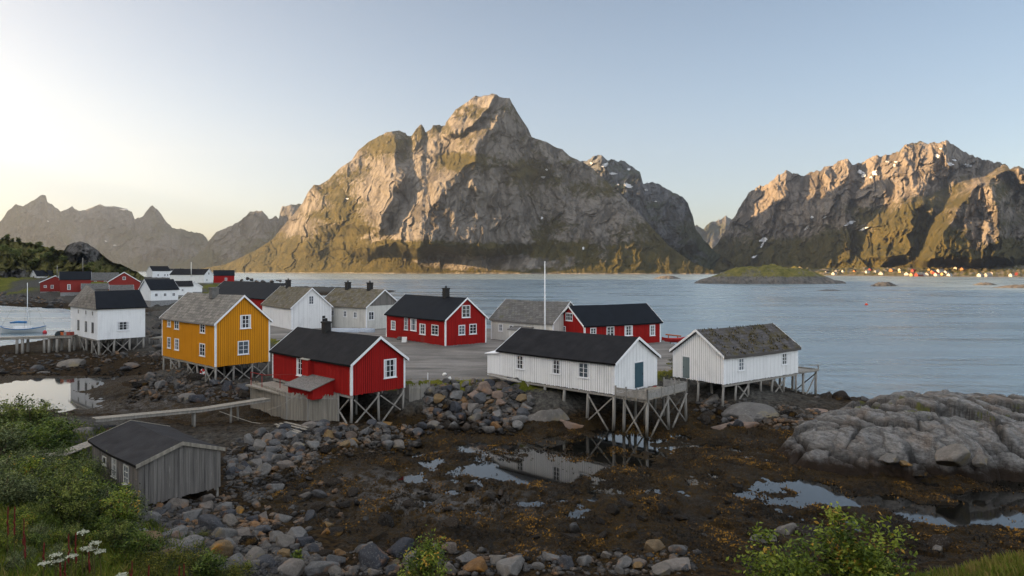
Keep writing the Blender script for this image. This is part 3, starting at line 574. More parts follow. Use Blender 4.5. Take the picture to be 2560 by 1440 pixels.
# ------------------------------------------------------------------ houses
WR = random.Random(77)
_gap = {}
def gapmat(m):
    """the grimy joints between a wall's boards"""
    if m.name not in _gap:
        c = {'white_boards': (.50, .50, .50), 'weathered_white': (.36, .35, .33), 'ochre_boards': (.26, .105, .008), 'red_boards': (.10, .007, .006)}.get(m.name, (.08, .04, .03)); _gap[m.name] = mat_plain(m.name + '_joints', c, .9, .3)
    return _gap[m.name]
class House:
    """gabled timber house; local x runs along the gable from the near corner, local y (times s) along the eaves"""
    def __init__(h, name, label, cat, x, y, yaw, s, L, W, he, hr, zf, wall, roof, group=None, batten=.2, ov=.30, og=.28, trim=TRIM, bargew=.2, rt=.12, corner=True, backov=None, sag=.02):
        h.r = empty(name, (x, y, zf), R_(yaw)); tag(h.r, label, cat, group); h.__dict__.update(s=s, L=L, W=W, he=he, hr=hr, zf=zf, trim=trim, wallm=wall)
        rise = hr - he; m = MB()
        prof = [(0, 0), (W, 0), (W, he), (W / 2, hr), (0, he)]
        vs = [(px, 0, pz) for px, pz in prof] + [(px, s * L, pz) for px, pz in prof]
        m.add(vs, [(0, 1, 2, 3, 4), (9, 8, 7, 6, 5), (0, 4, 9, 5), (1, 6, 7, 2), (0, 5, 6, 1)])
        if batten:
            rnd = random.Random(int(x * 100)); bw, bt = batten * .74, .026
            k = int(W / batten)
            for i in range(k + 1):
                q = min(max(i * W / k, bw / 2), W - bw / 2) + rnd.uniform(-.01, .01); top = he + rise * (1 - abs(q - W / 2) / (W / 2)) - .04; z0 = -.06 * rnd.random()
                for yy, d in ((0, -1), (s * L, 1)):
                    ya, yb = sorted((yy, yy + d * s * bt)); m.box(q - bw / 2, q + bw / 2, ya, yb, z0, top)
            k = int(L / batten)
            for i in range(k + 1):
                q = min(max(i * L / k, bw / 2), L - bw / 2) + rnd.uniform(-.01, .01); z0 = -.06 * rnd.random()
                for xx, d in ((0, -1), (W, 1)):
                    xa, xb = sorted((xx, xx + d * bt)); ya, yb = sorted((s * (q - bw / 2), s * (q + bw / 2))); m.box(xa, xb, ya, yb, z0, he - .03)
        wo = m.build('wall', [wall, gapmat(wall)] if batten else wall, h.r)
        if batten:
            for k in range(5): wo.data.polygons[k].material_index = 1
        # roof: two slightly uneven slopes with thickness
        m = MB(); t = math.atan2(rise, W / 2); sl = math.hypot(rise, W / 2) + ov; dz = rt / math.cos(t); nu, nv = max(6, int(L)), 5
        bo = og if backov is None else backov
        for side in (0, 1):
            top = []; rng = np.random.RandomState(int(abs(x * 7)) + side)
            for j in range(nv + 1):
                for i in range(nu + 1):
                    d = sl * j / nv; yy = -og + (L + og + bo) * i / nu; hx = W / 2 - d * math.cos(t); hz = hr - d * math.sin(t) + dz - sag * math.sin(math.pi * i / nu) * 2
                    hz += sag * rng.uniform(-.5, .5) * (0 < i < nu)
                    top.append((hx if side == 0 else W - hx, s * yy, hz, yy, d))
            b = len(m.v); n_ = len(top); m.v += [q[:3] for q in top] + [(q[0], q[1], q[2] - dz) for q in top]
            for j in range(nv):
                for i in range(nu):
                    q = [j * (nu + 1) + i, j * (nu + 1) + i + 1, (j + 1) * (nu + 1) + i + 1, (j + 1) * (nu + 1) + i]
                    m.f.append([b + k for k in q]); m.uv.append([(top[k][3], top[k][4]) for k in q])
                    m.f.append([b + n_ + k for k in q[::-1]]); m.uv.append([(0, 0)] * 4)
            for (j0, i0, j1, i1) in [(nv, i, nv, i + 1) for i in range(nu)] + [(j, e, j + 1, e) for j in range(nv) for e in (0, nu)]:
                a, c = j0 * (nu + 1) + i0, j1 * (nu + 1) + i1; m.f.append([b + a, b + c, b + n_ + c, b + n_ + a]); m.uv.append([(0, 0)] * 4)
        h.roof = m.build('roof', roof, h.r); h.t = t; h.ridge = hr + dz
        if bargew:
            for yy in (-og - .035, L + bo + .005):
                for a, b in (((-ov * math.cos(t), he - ov * math.sin(t)), (W / 2, hr)), ((W + ov * math.cos(t), he - ov * math.sin(t)), (W / 2, hr))):
                    m = MB(); y0, y1 = sorted((s * yy, s * (yy + .03))); up = dz + .035; lo = dz - bargew
                    pr = [(a[0], a[1] + lo), (b[0], b[1] + lo), (b[0], b[1] + up), (a[0], a[1] + up)]
                    m.add([(p[0], yv, p[1]) for yv in (y0, y1) for p in pr], [(0, 1, 2, 3), (7, 6, 5, 4), (0, 4, 5, 1), (1, 5, 6, 2), (2, 6, 7, 3), (3, 7, 4, 0)]); m.build('bargeboard', trim, h.r)
        if corner:
            for cx_, dx in ((0, -1), (W, 1)):
                for cy_, dy in ((0, -1), (L, 1)):
                    m = MB(); xa, xb = sorted((cx_ - dx * .13, cx_ + dx * .045)); ya, yb = sorted((s * (cy_ + dy * .025), s * (cy_ + dy * .047))); m.box(xa, xb, ya, yb, -.03, he + .05)
                    xa, xb = sorted((cx_ + dx * .025, cx_ + dx * .047)); ya, yb = sorted((s * (cy_ - dy * .13), s * (cy_ + dy * .022))); m.box(xa, xb, ya, yb, -.03, he - .05); m.build('corner_board', trim, h.r)
    def face(h, wall, q, z, d=0):
        """local point on a wall: q along it, d proud of it"""
        return (q, -d * h.s, z) if wall == 'g' else ((-d, q * h.s, z) if wall == 'l' else ((h.W + d, q * h.s, z) if wall == 'r' else (q, (h.L + d) * h.s, z)))
    def slab(h, m, wall, q0, q1, z0, z1, d0, d1):
        a = h.face(wall, q0, z0, d0); b = h.face(wall, q1, z1, d1); lo = [min(a[i], b[i]) for i in range(3)]; hi = [max(a[i], b[i]) for i in range(3)]
        return m.box(lo[0], hi[0], lo[1], hi[1], lo[2], hi[2])
    def window(h, wall, q, z, w_, ht, cols=2, rows=3, fw=.10, glass=None, sill=True, tm=None, open_=None, label=None):
        tm = tm or h.trim; m = MB(); a, b = q - w_ / 2, q + w_ / 2
        h.slab(m, wall, a - .0, a + fw, z, z + ht, .0, .06); h.slab(m, wall, b - fw, b, z, z + ht, .0, .06)
        h.slab(m, wall, a + fw, b - fw, z, z + fw, .0, .058); h.slab(m, wall, a + fw, b - fw, z + ht - fw, z + ht, .0, .058)
        iw, ih = w_ - 2 * fw, ht - 2 * fw; mw = .035
        for i in range(1, cols):
            k = a + fw + iw * i / cols; ww = mw * (1.7 if cols == 2 else 1); h.slab(m, wall, k - ww / 2, k + ww / 2, z + fw, z + ht - fw, .0, .052)
        for c in range(cols):
            for i in range(1, rows):
                k = z + fw + ih * i / rows; x0 = a + fw + iw * c / cols + .03; h.slab(m, wall, x0, x0 + iw / cols - .06, k - mw / 2, k + mw / 2, .0, .046)
        o = m.build('window', tm, h.r)
        if label: o['label'] = label
        m = MB(); h.slab(m, wall, a + fw * .5, b - fw * .5, z + fw * .5, z + ht - fw * .5, .0, .028); m.build('pane', glass or WR.choice((GLASS, GLASS, GLASS_L)), o)
        if cols > 1 and WR.random() < .5:
            for e in (-1, 1): m = MB(); k = q + e * (w_ / 2 - fw - iw * .10); h.slab(m, wall, k - iw * .10, k + iw * .10, z + fw, z + ht - fw, .028, .034); m.build('curtain', CURT, o)
        if sill: m = MB(); h.slab(m, wall, a - .06, b + .06, z - .05, z - .002, .0, .11); m.build('sill', tm, o)
        return o
    def door(h, wall, q, z, w_, ht, mat, tm=None, frame=True):
        m = MB(); h.slab(m, wall, q - w_ / 2, q + w_ / 2, z, z + ht, 0, .04)
        for i in range(1, int(w_ / .16)): k = q - w_ / 2 + i * .16; h.slab(m, wall, k - .012, k + .012, z + .02, z + ht - .02, .0, .052)
        o = m.build('door', mat, h.r)
        m = MB(); h.slab(m, wall, q + w_ / 2 - .14, q + w_ / 2 - .10, z + ht * .48, z + ht * .54, .04, .10); m.build('handle', BRICK, o)
        if frame:
            m = MB(); h.slab(m, wall, q - w_ / 2 - .08, q - w_ / 2 - .002, z, z + ht + .08, 0, .055); h.slab(m, wall, q + w_ / 2 + .002, q + w_ / 2 + .08, z, z + ht + .08, 0, .055); h.slab(m, wall, q - w_ / 2, q + w_ / 2, z + ht + .002, z + ht + .1, 0, .055); m.build('door_frame', tm or h.trim, o)
        return o
    def chimney(h, y, w_=.55, ht=1.0, off=0, mat=None, cap=True):
        m = MB(); x = h.W / 2 + off; y = h.s * y; z0 = h.ridge - .5; m.box(x - w_ / 2, x + w_ / 2, y - w_ / 2, y + w_ / 2, z0, h.ridge + ht)
        m.box(x - w_ / 2 - .06, x + w_ / 2 + .06, y - w_ / 2 - .06, y + w_ / 2 + .06, h.ridge + ht - .16, h.ridge + ht - .02)
        if cap: m.tube([(x, y, h.ridge + ht), (x, y, h.ridge + ht + .28)], [.13, .11], 8)
        return m.build('chimney', mat or BRICK, h.roof)
    def world(h, lx, ly):
        c, s_ = math.cos(h.r.rotation_euler.z), math.sin(h.r.rotation_euler.z); return h.r.location.x + c * lx - s_ * ly, h.r.location.y + s_ * lx + c * ly
    def piles(h, xs, ys, brace_front=True, brace_long=(), r=.11, zb=None, inner=True):
        """timber piles under the floor beams, down to the rock; diagonal braces between them"""
        rnd = random.Random(int(h.r.location.x * 31)); P_ = {}
        m = MB()
        for q in xs: m.box(q - .1, q + .1, *sorted((0.0, h.s * h.L)), -.26, -.085)
        m.build('floor_beam', POST, h.r)
        for i, qx in enumerate(xs):
            for j, qy in enumerate(ys):
                if not inner and 0 < i < len(xs) - 1 and j > 0: continue
                wx, wy = h.world(qx, h.s * qy); g = gz(wx, wy) - .35 - h.zf
                if zb is not None: g = min(g, zb - h.zf)
                b = Vector((qx + rnd.uniform(-.12, .12), h.s * qy + rnd.uniform(-.12, .12), g)); t_ = Vector((qx, h.s * qy, -.26)); mid = (b + t_) / 2 + Vector((rnd.uniform(-.03, .03), rnd.uniform(-.03, .03), 0))
                MB().tube([t_, mid, b], [r * rnd.uniform(.85, 1.1), r, r * rnd.uniform(.9, 1.15)], 8).build('post', POST, h.r, True); P_[i, j] = (t_, b)
        def br(a, b):
            if a not in P_ or b not in P_: return
            (ta, ba), (tb, bb) = P_[a], P_[b]
            for p, q in ((ta, bb), (tb, ba)):
                if rnd.random() < .12: continue
                e = Vector((0, -.14 * h.s, 0)) if a[1] == b[1] else Vector((-.14, 0, 0))
                MB().bar(p.lerp(q, .05) + e * rnd.choice((1, 1.2)), p.lerp(q, rnd.uniform(.80, .93)) + e, .11, .09).build('brace', POST, h.r)
        if brace_front:
            for i in range(len(xs) - 1): br((i, 0), (i + 1, 0))
        for j in brace_long: br((0, j), (0, j + 1))
        return P_

red_front = House('red_boathouse', 'dark red boathouse on stilts with black felt roof and grey plank fence at its foot', 'boathouse', -12.81, 53.93, 46, 1, 13.17, 5.26, 2.48, 4.39, 3, RED, FELT)
red_front.window('g', 3.73, 1.0, 1.26, 1.57); red_front.window('l', 8.0, .7, 1.3, 1.75, 2, 3, .14)
red_front.chimney(8.2, .62, .8)
red_front.piles([.1, 2.63, 5.16], [.1, 3.3, 6.5, 9.8, 13.0], True, (0, 1, 2))
def red_extras():
    h = red_front
    # lean-to porch with low sloping roof, open shutter and a small hood over the window
    m = MB(); s = 1; q0, q1, d = 2.6, 6.6, 1.9
    m.add([(0, q0, -.45), (0, q0, .95), (-d, q0, .35), (-d, q0, -.45), (0, q1, -.45), (0, q1, .95), (-d, q1, .35), (-d, q1, -.45)], [(0, 1, 2, 3), (7, 6, 5, 4), (2, 6, 7, 3), (1, 5, 6, 2), (0, 3, 7, 4)])
    k = 20
    for i in range(k + 1): q = q0 + (q1 - q0) * i / k; m.box(-d - .03, -d, q - .03, q + .03, -.45, .33)
    o = m.build('porch', RED, h.r)
    MB().add([(.0, q0 - .2, 1.0), (-d - .4, q0 - .2, .30), (-d - .4, q1 + .2, .30), (0, q1 + .2, 1.0), (.0, q0 - .2, 1.06), (-d - .4, q0 - .2, .36), (-d - .4, q1 + .2, .36), (0, q1 + .2, 1.06)], [(0, 1, 2, 3), (7, 6, 5, 4), (0, 4, 5, 1), (1, 5, 6, 2), (2, 6, 7, 3)]).build('porch_roof', GREYW, o)
    m = MB(); m.box(-.42, -.02, 6.0, 7.05, .55, 2.3); m.build('entrance_box', RED, h.r)
    m = MB(); m.add([(-.03, 5.9, 2.38), (-.55, 5.9, 2.28), (-.55, 7.3, 2.28), (-.03, 7.3, 2.38), (-.03, 5.9, 2.43), (-.55, 5.9, 2.33), (-.55, 7.3, 2.33), (-.03, 7.3, 2.43)], [(0, 1, 2, 3), (7, 6, 5, 4), (0, 4, 5, 1), (1, 5, 6, 2), (2, 6, 7, 3)]); m.build('window_hood', PLANK, h.r)
    m = MB(); m.tube([(-.1, 8.8, .75), (-1.2, 9.2, .8), (-2.2, 10.4, .75), (-2.4, 12.6, .8)], .035, 6); m.tube([(-2.3, 10.6, .75), (-2.3, 10.6, -.4)], .03, 6); m.tube([(-2.4, 12.5, .8), (-2.4, 12.5, -.4)], .03, 6); m.tube([(-1.3, 9.25, .8), (-1.3, 9.25, -.4)], .03, 6); m.build('railing', RED_B, h.r)
    m = MB(); m.box(-2.6, -.03, 6.9, 13.2, -.5, -.36); m.build('porch_deck', PLANK, h.r)
red_extras()
yellow = House('yellow_house', 'two-storey ochre yellow house on stilts with grey slate roof and white corner boards', 'house', -30.65, 69.91, 47.5, 1, 14.07, 5.96, 4.48, 7.16, 3, YELLOW, SLATE, ov=.34)
for a in [('g', 3.22, 3.76, 1.19, 1.45, 2, 3), ('g', 2.98, 1.01, 1.23, 1.45, 2, 3), ('l', 12.0, 3.45, 1.0, .95, 2, 2), ('l', 9.8, 3.3, 1.25, 1.1, 2, 2), ('l', 3.0, 3.3, 1.25, 1.15, 2, 3), ('l', 12.0, 1.0, 1.0, 1.25, 2, 3), ('l', 9.8, .95, 1.2, 1.3, 2, 3), ('l', 3.05, .85, 1.35, 1.35, 2, 3)]: yellow.window(*a)
yellow.chimney(6.3, .8, .75, -.35, mat_plain('concrete_chimney', (.16, .155, .15), .9, .4, 5), False)
yellow.piles([.1, 2.0, 4.0, 5.86], [.1, 2.4, 4.7, 7.0, 9.4, 11.7, 13.9], True, (0, 2, 4))
white_front = House('white_boathouse', 'long white boathouse on stilts with black felt roof and blue-grey gable door', 'boathouse', 8.24, 54.44, 46.8, 1, 12.87, 6.39, 2.5, 4.26, 3, WHITE, FELT, batten=.22)
for q in (10.28, 6.01, 3.08): white_front.window('l', q, 1.0, 1.0, 1.25, 2, 3, .07)
white_front.door('g', 3.55, .12, 1.35, 2.1, DOORB)
white_front.piles([.1, 3.2, 6.29], [.1, 2.7, 5.2, 7.4, 9.4], False, (0,), .13, inner=False)
def wf_annex():
    h = white_front; m = MB(); L = h.L; y1 = L + 1.75
    m.add([(.1, L + .03, -.3), (3.4, L + .03, -.3), (3.4, L + .03, 2.5), (.1, L + .03, 2.15), (.1, y1, -.3), (3.4, y1, -.3), (3.4, y1, 2.3), (.1, y1, 2.0)], [(0, 1, 2, 3), (7, 6, 5, 4), (0, 3, 7, 4), (1, 5, 6, 2), (0, 4, 5, 1)])
    for i in range(9): q = L + .1 + i * .2; m.box(.078, .1, q - .03, q + .03, -.3, 2.0)
    for i in range(16): q = .15 + i * .21; m.box(q - .03, q + .03, y1, y1 + .022, -.3, 2.0)
    o = m.build('annex', WHITE, h.r)
    MB().add([(-.1, L + .0, 2.18), (3.6, L + .0, 2.56), (3.6, y1 + .15, 2.34), (-.1, y1 + .15, 2.02), (-.1, L, 2.26), (3.6, L, 2.64), (3.6, y1 + .15, 2.42), (-.1, y1 + .15, 2.10)], [(0, 1, 2, 3), (7, 6, 5, 4), (0, 4, 5, 1), (1, 5, 6, 2), (2, 6, 7, 3), (3, 7, 4, 0)]).build('annex_roof', TRIM, o)
wf_annex()
white_right = House('white_boathouse', 'white boathouse on stilts with mossy turf-grown roof at the water edge', 'boathouse', 18.51, 59.17, 126.1, -1, 11.52, 5.62, 2.4, 4.37, 3, WHITE, TURF, batten=.22, rt=.2, sag=.04)
white_right.window('l', 2.48, 1.0, .95, 1.1, 2, 3, .07); white_right.window('l', 9.25, .97, 1.0, 1.1, 2, 3, .07); white_right.door('g', 4.09, .03, .8, 1.95, DOORG)
white_right.piles([.1, 2.8, 5.5], [.1, 1.9, 3.7, 5.6, 7.5, 9.4, 11.4], False, (1, 4))
def turf():
    h = white_right; r = np.random.RandomState(9); V = []; n = 5200; sl = math.hypot(h.hr - h.he, h.W / 2) + .3; d = r.uniform(0, sl, n); y = r.uniform(-.25, h.L + .25, n); k = (fbm(d / .9, y / 1.1, 3, 12) + .25 * (d < .4) > .12); d, y = d[k], y[k]; n = len(d); side = r.rand(n) < .5
    x = np.where(side, h.W / 2 - d * math.cos(h.t), h.W / 2 + d * math.cos(h.t)); z = h.hr - d * math.sin(h.t) + .20; a = r.uniform(0, 6.28, n); L = r.uniform(.05, .22, n); w_ = r.uniform(.02, .05, n); dx, dy = np.cos(a) * w_, np.sin(a) * w_
    v = np.stack([np.stack([x - dx, h.s * y - dy, z], -1), np.stack([x + dx, h.s * y + dy, z], -1), np.stack([x + dy * 2, h.s * y - dx * 2, z + L], -1)], 1).reshape(-1, 3)
    m = N('turf_moss'); c = m.ramp(m.attr('tone'), [(.1, (.022, .018, .008)), (.5, (.06, .052, .014)), (.9, (.13, .10, .03))])
    link('turf', npmesh('turf', v, np.arange(n * 3).reshape(-1, 3), {'tone': np.repeat(r.rand(n), 3)}), h.roof, m.out(c, .9, **{'Specular IOR Level': .1}))
turf()
red_mid = House('red_house', 'red house with black roof and tall chimney on the gravel yard', 'house', -8.28, 84.05, 39.1, 1, 15.04, 6.3, 3.19, 5.74, 3.6, RED, FELT_B)
for a in [('g', 3.11, 3.35, 1.3, 1.58), ('g', 2.46, 1.2, 1.0, 1.25), ('g', 4.2, 1.2, 1.15, 1.3), ('l', 13.0, 1.1, 1.25, 1.25), ('l', 9.5, 1.3, 1.0, 1.7), ('l', 7.6, 1.32, 1.6, 1.65, 3, 2), ('l', 5.3, 1.0, 1.5, 1.4), ('l', 2.32, 1.15, 1.6, 1.3)]: red_mid.window(*a)
red_mid.door('l', 5.3, .02, .9, .9, RED_B, RED, False)
red_mid.chimney(4.6, .7, 1.15)
def foundation(h, z=-.9, m_=None): MB().box(.06, h.W - .06, *sorted((h.s * .06, h.s * (h.L - .06))), z, -.01).build('foundation', m_ or STONEW, h.r)
foundation(red_mid)
white_gable = House('white_house', 'white house with brown slate roof and one attic window in its broad gable', 'house', -35.16, 107.87, 36.6, 1, 15.31, 6.59, 3.59, 6.55, 3.4, WHITE, SLATE_M, ov=.35)
white_gable.window('g', 3.22, 4.02, .85, 1.4, 2, 3); white_gable.window('g', 5.3, 1.14, .6, 1.0, 1, 2, .04); white_gable.chimney(11.5, .75, 1.15); foundation(white_gable)
mossy = House('white_house', 'low white house with mossy roof, two chimneys and bare grey gable top', 'house', -23.18, 107.66, 50, 1, 13.0, 7.1, 3.7, 6.28, 3.4, WHITE_OLD, SLATE_M, ov=.35)
for a in [('l', 5.53, 1.9, .85, 1.0, 2, 2), ('l', 2.8, 1.85, .9, 1.0, 2, 2), ('l', 9.0, 1.9, .85, 1.0, 2, 2), ('g', .95, 1.6, 1.1, 1.35, 2, 2)]: mossy.window(*a)
mossy.chimney(3.6, .75, 1.1); mossy.chimney(9.6, .75, 1.1); foundation(mossy)
def gable_top(h, m_):
    m = MB(); zz = h.he + .15; k = (h.hr - h.he); x0 = h.W / 2 * .15 / k + .1; m.add([(x0, -.03 * h.s, zz), (h.W - x0, -.03 * h.s, zz), (h.W / 2, -.03 * h.s, h.hr - .06), (x0, -.06 * h.s, zz), (h.W - x0, -.06 * h.s, zz), (h.W / 2, -.06 * h.s, h.hr - .06)], [(0, 1, 2), (5, 4, 3), (0, 3, 4, 1), (1, 4, 5, 2), (2, 5, 3, 0)]); m.build('gable_cladding', m_, h.r)
gable_top(mossy, GREYW)
red_right = House('red_house', 'red house with blue-black roof whose white-edged gable faces the flagpole', 'house', 8.84, 82.55, 120.1, -1, 12.26, 6.04, 2.59, 4.78, 3.6, RED, FELT_B)
for a in [('g', 3.21, 3.0, 1.5, 1.0, 4, 2), ('g', 4.67, 1.3, 1.4, .95), ('l', 1.3, 1.2, .9, 1.1), ('l', 3.96, 1.1, 1.2, 1.25), ('l', 6.88, 1.05, 1.3, 1.3), ('l', 10.85, .87, .9, 1.4)]: red_right.window(*a)
red_right.piles([.1, 3.0, 5.9], [.1, 4, 8, 12.1], False)
grey_right = House('white_house', 'low weathered white house with worn grey slate roof behind the flagpole', 'house', 5.16, 84.94, 46.2, 1, 11.06, 6.22, 2.78, 5.19, 3.6, WHITE_OLD, SLATE_D, ov=.35, bargew=.1, sag=.05)
grey_right.window('l', 9.24, 1.14, .8, 1.0, 2, 2); grey_right.window('l', 7.3, 1.05, .7, 1.05, 2, 2); foundation(grey_right)
def grey_extras():
    h = grey_right; m = MB(); m.add([(0, 3.2, 1.95), (-1.5, 3.2, 1.6), (-1.5, 6.6, 1.6), (0, 6.6, 1.95), (0, 3.2, 2.03), (-1.5, 3.2, 1.68), (-1.5, 6.6, 1.68), (0, 6.6, 2.03)], [(0, 1, 2, 3), (7, 6, 5, 4), (0, 4, 5, 1), (1, 5, 6, 2), (2, 6, 7, 3)]); o = m.build('porch_roof', SLATE_D, h.r)
    m = MB(); m.box(-1.4, -.02, 3.4, 6.4, -.4, 1.6); m.build('porch', WHITE_OLD, h.r)
grey_extras()
# white store-house on stilts, hipped: black slope to the front, grey slope to the left
def white_left():
    a = P(244, 850, 3); x, y = a.x, a.y; W, L, he = 6.3, 13.4, 4.46
    r = empty('white_storehouse', (x, y, 3), R_(47)); tag(r, 'two-storey white storehouse on stilts, black front roof slope and grey left slope', 'storehouse')
    h = House.__new__(House); h.__dict__.update(r=r, s=1, L=L, W=W, he=he, hr=he, zf=3, trim=TRIM)
    m = MB(); m.box(0, W, 0, L, 0, he)
    for i in range(31): q = .05 + i * (W - .1) / 30; m.box(q - .03, q + .03, -.022, 0, -.04, he)
    for i in range(60): q = .05 + i * (L - .1) / 59; m.box(-.022, 0, q - .03, q + .03, -.04, he)
    m.add([(W - .001, 0, he), (W - .001, L, he), (W - .001, 3.0, he + 2.3)], [(0, 1, 2)]); m.build('wall', WHITE, r)
    o = .28; e0, e1, e2, e3 = (-o, -o, he - .12), (W + o, -o, he - .12), (W + o, L + o, he - .12), (-o, L + o, he - .12); r0, r1, r2 = (.5, 3.2, he + 2.3), (W + .2, 3.0, he + 2.4), (2.2, L + .2, he + 3.1)
    up = lambda p: (p[0], p[1], p[2] + .13)
    def slope(name, q, m_):
        mm = MB(); mm.add(q + [up(p) for p in q], [tuple(range(len(q))), tuple(len(q) + k for k in range(len(q)))] + [(k, (k + 1) % len(q), len(q) + (k + 1) % len(q), len(q) + k) for k in range(len(q))], None)
        b = Vector(q[1]) - Vector(q[0]); b.normalize(); n_ = b.cross(Vector(q[2]) - Vector(q[0])).cross(b).normalized()
        mm.uv[1] = mm.uv[0] = [((Vector(p) - Vector(q[0])).dot(b), (Vector(p) - Vector(q[0])).dot(n_)) for p in q]; return mm.build(name, m_, r)
    slope('roof', [e0, e1, r1, r0], FELT_B)['label'] = 'black felt front roof slope'
    slope('roof', [e3, e0, r0, r2], SLATE)['label'] = 'grey slate left roof slope'
    slope('roof', [r0, r1, e2, r2], SLATE_D)
    h.window('g', 3.3, 1.15, 1.7, 1.35, 2, 3, .13)
    for q in (2.2, 5.4, 9.2): h.window('l', q, 3.3, .9, .8, 1, 1, .12, glass=mat_plain('board_shutter', (.25, .24, .22)))
    for q in (2.2, 5.4, 9.2): h.window('l', q, .9, .9, 1.5, 2, 3, .1, tm=GREYW)
    h.piles([.2, 2.2, 4.2, 6.1], [.2, 3, 6, 9, 12, 13.3], True, (0, 2), .16)
    return h
white_left = white_left()
long_hall = House('long_red_hall', 'long red hall under a wide blue-black roof behind the yellow house', 'hall', -58.2, 163, 42, 1, 44, 8.6, 3.2, 6.7, 2.9, RED, FELT_B, batten=0, ov=.5, corner=False); foundation(long_hall, -1.5)
# grey plank shed in the foreground
shed = House('plank_shed', 'weathered grey plank shed with black felt roof among bushes in the foreground', 'shed', -18.5, 33.6, 47.6, 1, 7.2, 4.05, 1.95, 2.62, 1.35, GREYW, FELT_G, batten=0, ov=.22, og=.14, trim=PLANK, bargew=.16, corner=False, sag=.05)
def shed_extras():
    h = shed; rnd = random.Random(4)
    def skin(wall, n_, top):
        m = MB(); L = h.W if wall in 'gb' else h.L; q = 0
        while q < L - .02:
            w_ = min(rnd.uniform(.09, .2), L - q); d = rnd.uniform(.012, .03); h.slab(m, wall, q + .006, q + w_ - .006, -.12 * rnd.random() - .05, top(q + w_ / 2) - .02, .0, d); q += w_
        return m
    gt = lambda q: h.he + (h.hr - h.he) * (1 - abs(q - h.W / 2) / (h.W / 2)); lt = lambda q: h.he
    for wall, t_ in (('g', gt), ('l', lt), ('r', lt), ('b', gt)): skin(wall, 0, t_).build('plank_cladding', GREYW, h.r)
    WW = mat_plain('chalky_white_frame', (.62, .62, .58), .8, .3)
    h.window('l', 1.75, .62, .72, 1.02, 2, 3, .07, tm=WW); h.window('l', 3.55, .66, .66, 1.0, 2, 3, .07, tm=WW); h.window('l', 5.1, 1.0, .6, .45, 1, 1, .06, tm=WW)
    for wall, qs in (('g', (.08, 3.95)), ('l', (6.9,))):
        for q in qs:
            a = h.face(wall, q, -.1, -.15); wx, wy = h.world(a[0], a[1]); MB().tube([a, (a[0], a[1], gz(wx, wy) - .3 - h.zf)], .07, 8).build('post', POST, h.r)
shed_extras()
# ------------------------------------------------------------------ rocks
from mathutils import noise as mno
def mat_boulder(name, stops, wet=.55, tint=(.30, .13, .03), ta=.35, objrand=True, sc=1.0):
    n = N(name); v = n.coord('Object' if objrand else 'World'); f2 = n.noise(v, 2.2 * sc, 7, .7, .3); f3 = n.noise(v, 11 * sc, 5, .75); f1 = n.noise(v, .7 * sc, 4, .6)
    base = n.ramp(n.n('ObjectInfo').outputs['Random'], stops) if objrand else n.ramp(f1, stops)
    c = n.mix(n.ramp(f2, [(.33, .75), (.62, 0.)]), base, n.mix(.55, base, (.015, .015, .016)))
    c = n.mix(n.ramp(f3, [(.55, 0.), (.72, .45)]), c, (.34, .33, .31))
    c = n.mix(n.ramp(n.math('ADD', f1, n.math('MULTIPLY', f3, .25)), [(.68, 0.), (.78, ta)]), c, tint)
    c, k = tide(n, c, lvl=wet); n.bump(n.math('ADD', f2, n.math('MULTIPLY', f3, .5)), .8, .10)
    return n.out(c, n.math('MULTIPLY_ADD', k, -.25, .9), **{'Specular IOR Level': .12})
BOULDER = mat_boulder('boulder_rock', [(0, (.036, .039, .048)), (.3, (.080, .082, .088)), (.6, (.15, .146, .142)), (.8, (.18, .172, .162)), (.92, (.13, .10, .08)), (1, (.25, .238, .222))])
LICHEN = mat_boulder('lichen_boulder_rock', [(0, (.20, .10, .035)), (.5, (.17, .13, .08)), (1, (.22, .12, .03))], tint=(.36, .16, .02), ta=.8)
PINK = mat_boulder('pink_granite', [(0, (.20, .145, .115)), (1, (.24, .175, .14))], wet=.1)
SLABR = mat_boulder('slab_granite', [(0, (.13, .125, .12)), (1, (.18, .16, .14))], wet=.15, tint=(.22, .16, .03))
BLACKR = mat_boulder('black_weedy_rock', [(0, (.008, .007, .006)), (1, (.025, .018, .012))], wet=.2, tint=(.10, .055, .012), ta=.8)
def rockmesh(seed, sub=3, cuts=7, amp=.16, flat=.8):
    bm = bmesh_ico(sub); rnd = random.Random(seed); V = bm[0].copy(); off = Vector((seed * 7.3, seed * 3.1, seed))
    pl = []
    for _ in range(cuts):
        d = Vector((rnd.gauss(0, 1), rnd.gauss(0, 1), rnd.gauss(0, .8))).normalized(); pl.append((np.array(d), rnd.uniform(.46, .80)))
    for d, q in pl:
        k = V @ d; V = V - np.outer(np.maximum(k - q, 0) * .97, d)
    nz = np.array([mno.fractal(Vector(p) * 1.3 + off, .8, 2.1, 4) for p in V]); V = V * (1 + amp * nz)[:, None]; V[:, 2] *= flat
    return npmesh('boulder', V, bm[1])
_ico = {}
def bmesh_ico(sub):
    if sub not in _ico:
        import bmesh
        b = bmesh.new(); bmesh.ops.create_icosphere(b, subdivisions=sub, radius=1); b.verts.ensure_lookup_table()
        _ico[sub] = (np.array([v.co[:] for v in b.verts]), np.array([[v.index for v in f.verts] for f in b.faces])); b.free()
    return _ico[sub]
PROTO = []
for k_ in range(12):
    me_ = rockmesh(k_ + 1, 4, 5 + k_ % 5 + 5, .07 + .02 * (k_ % 3), .62 + .05 * (k_ % 5)); PROTO.append(link('boulder', me_, m=BOULDER, smooth=False))
PROTO_USED = set()
rb = random.Random(12)
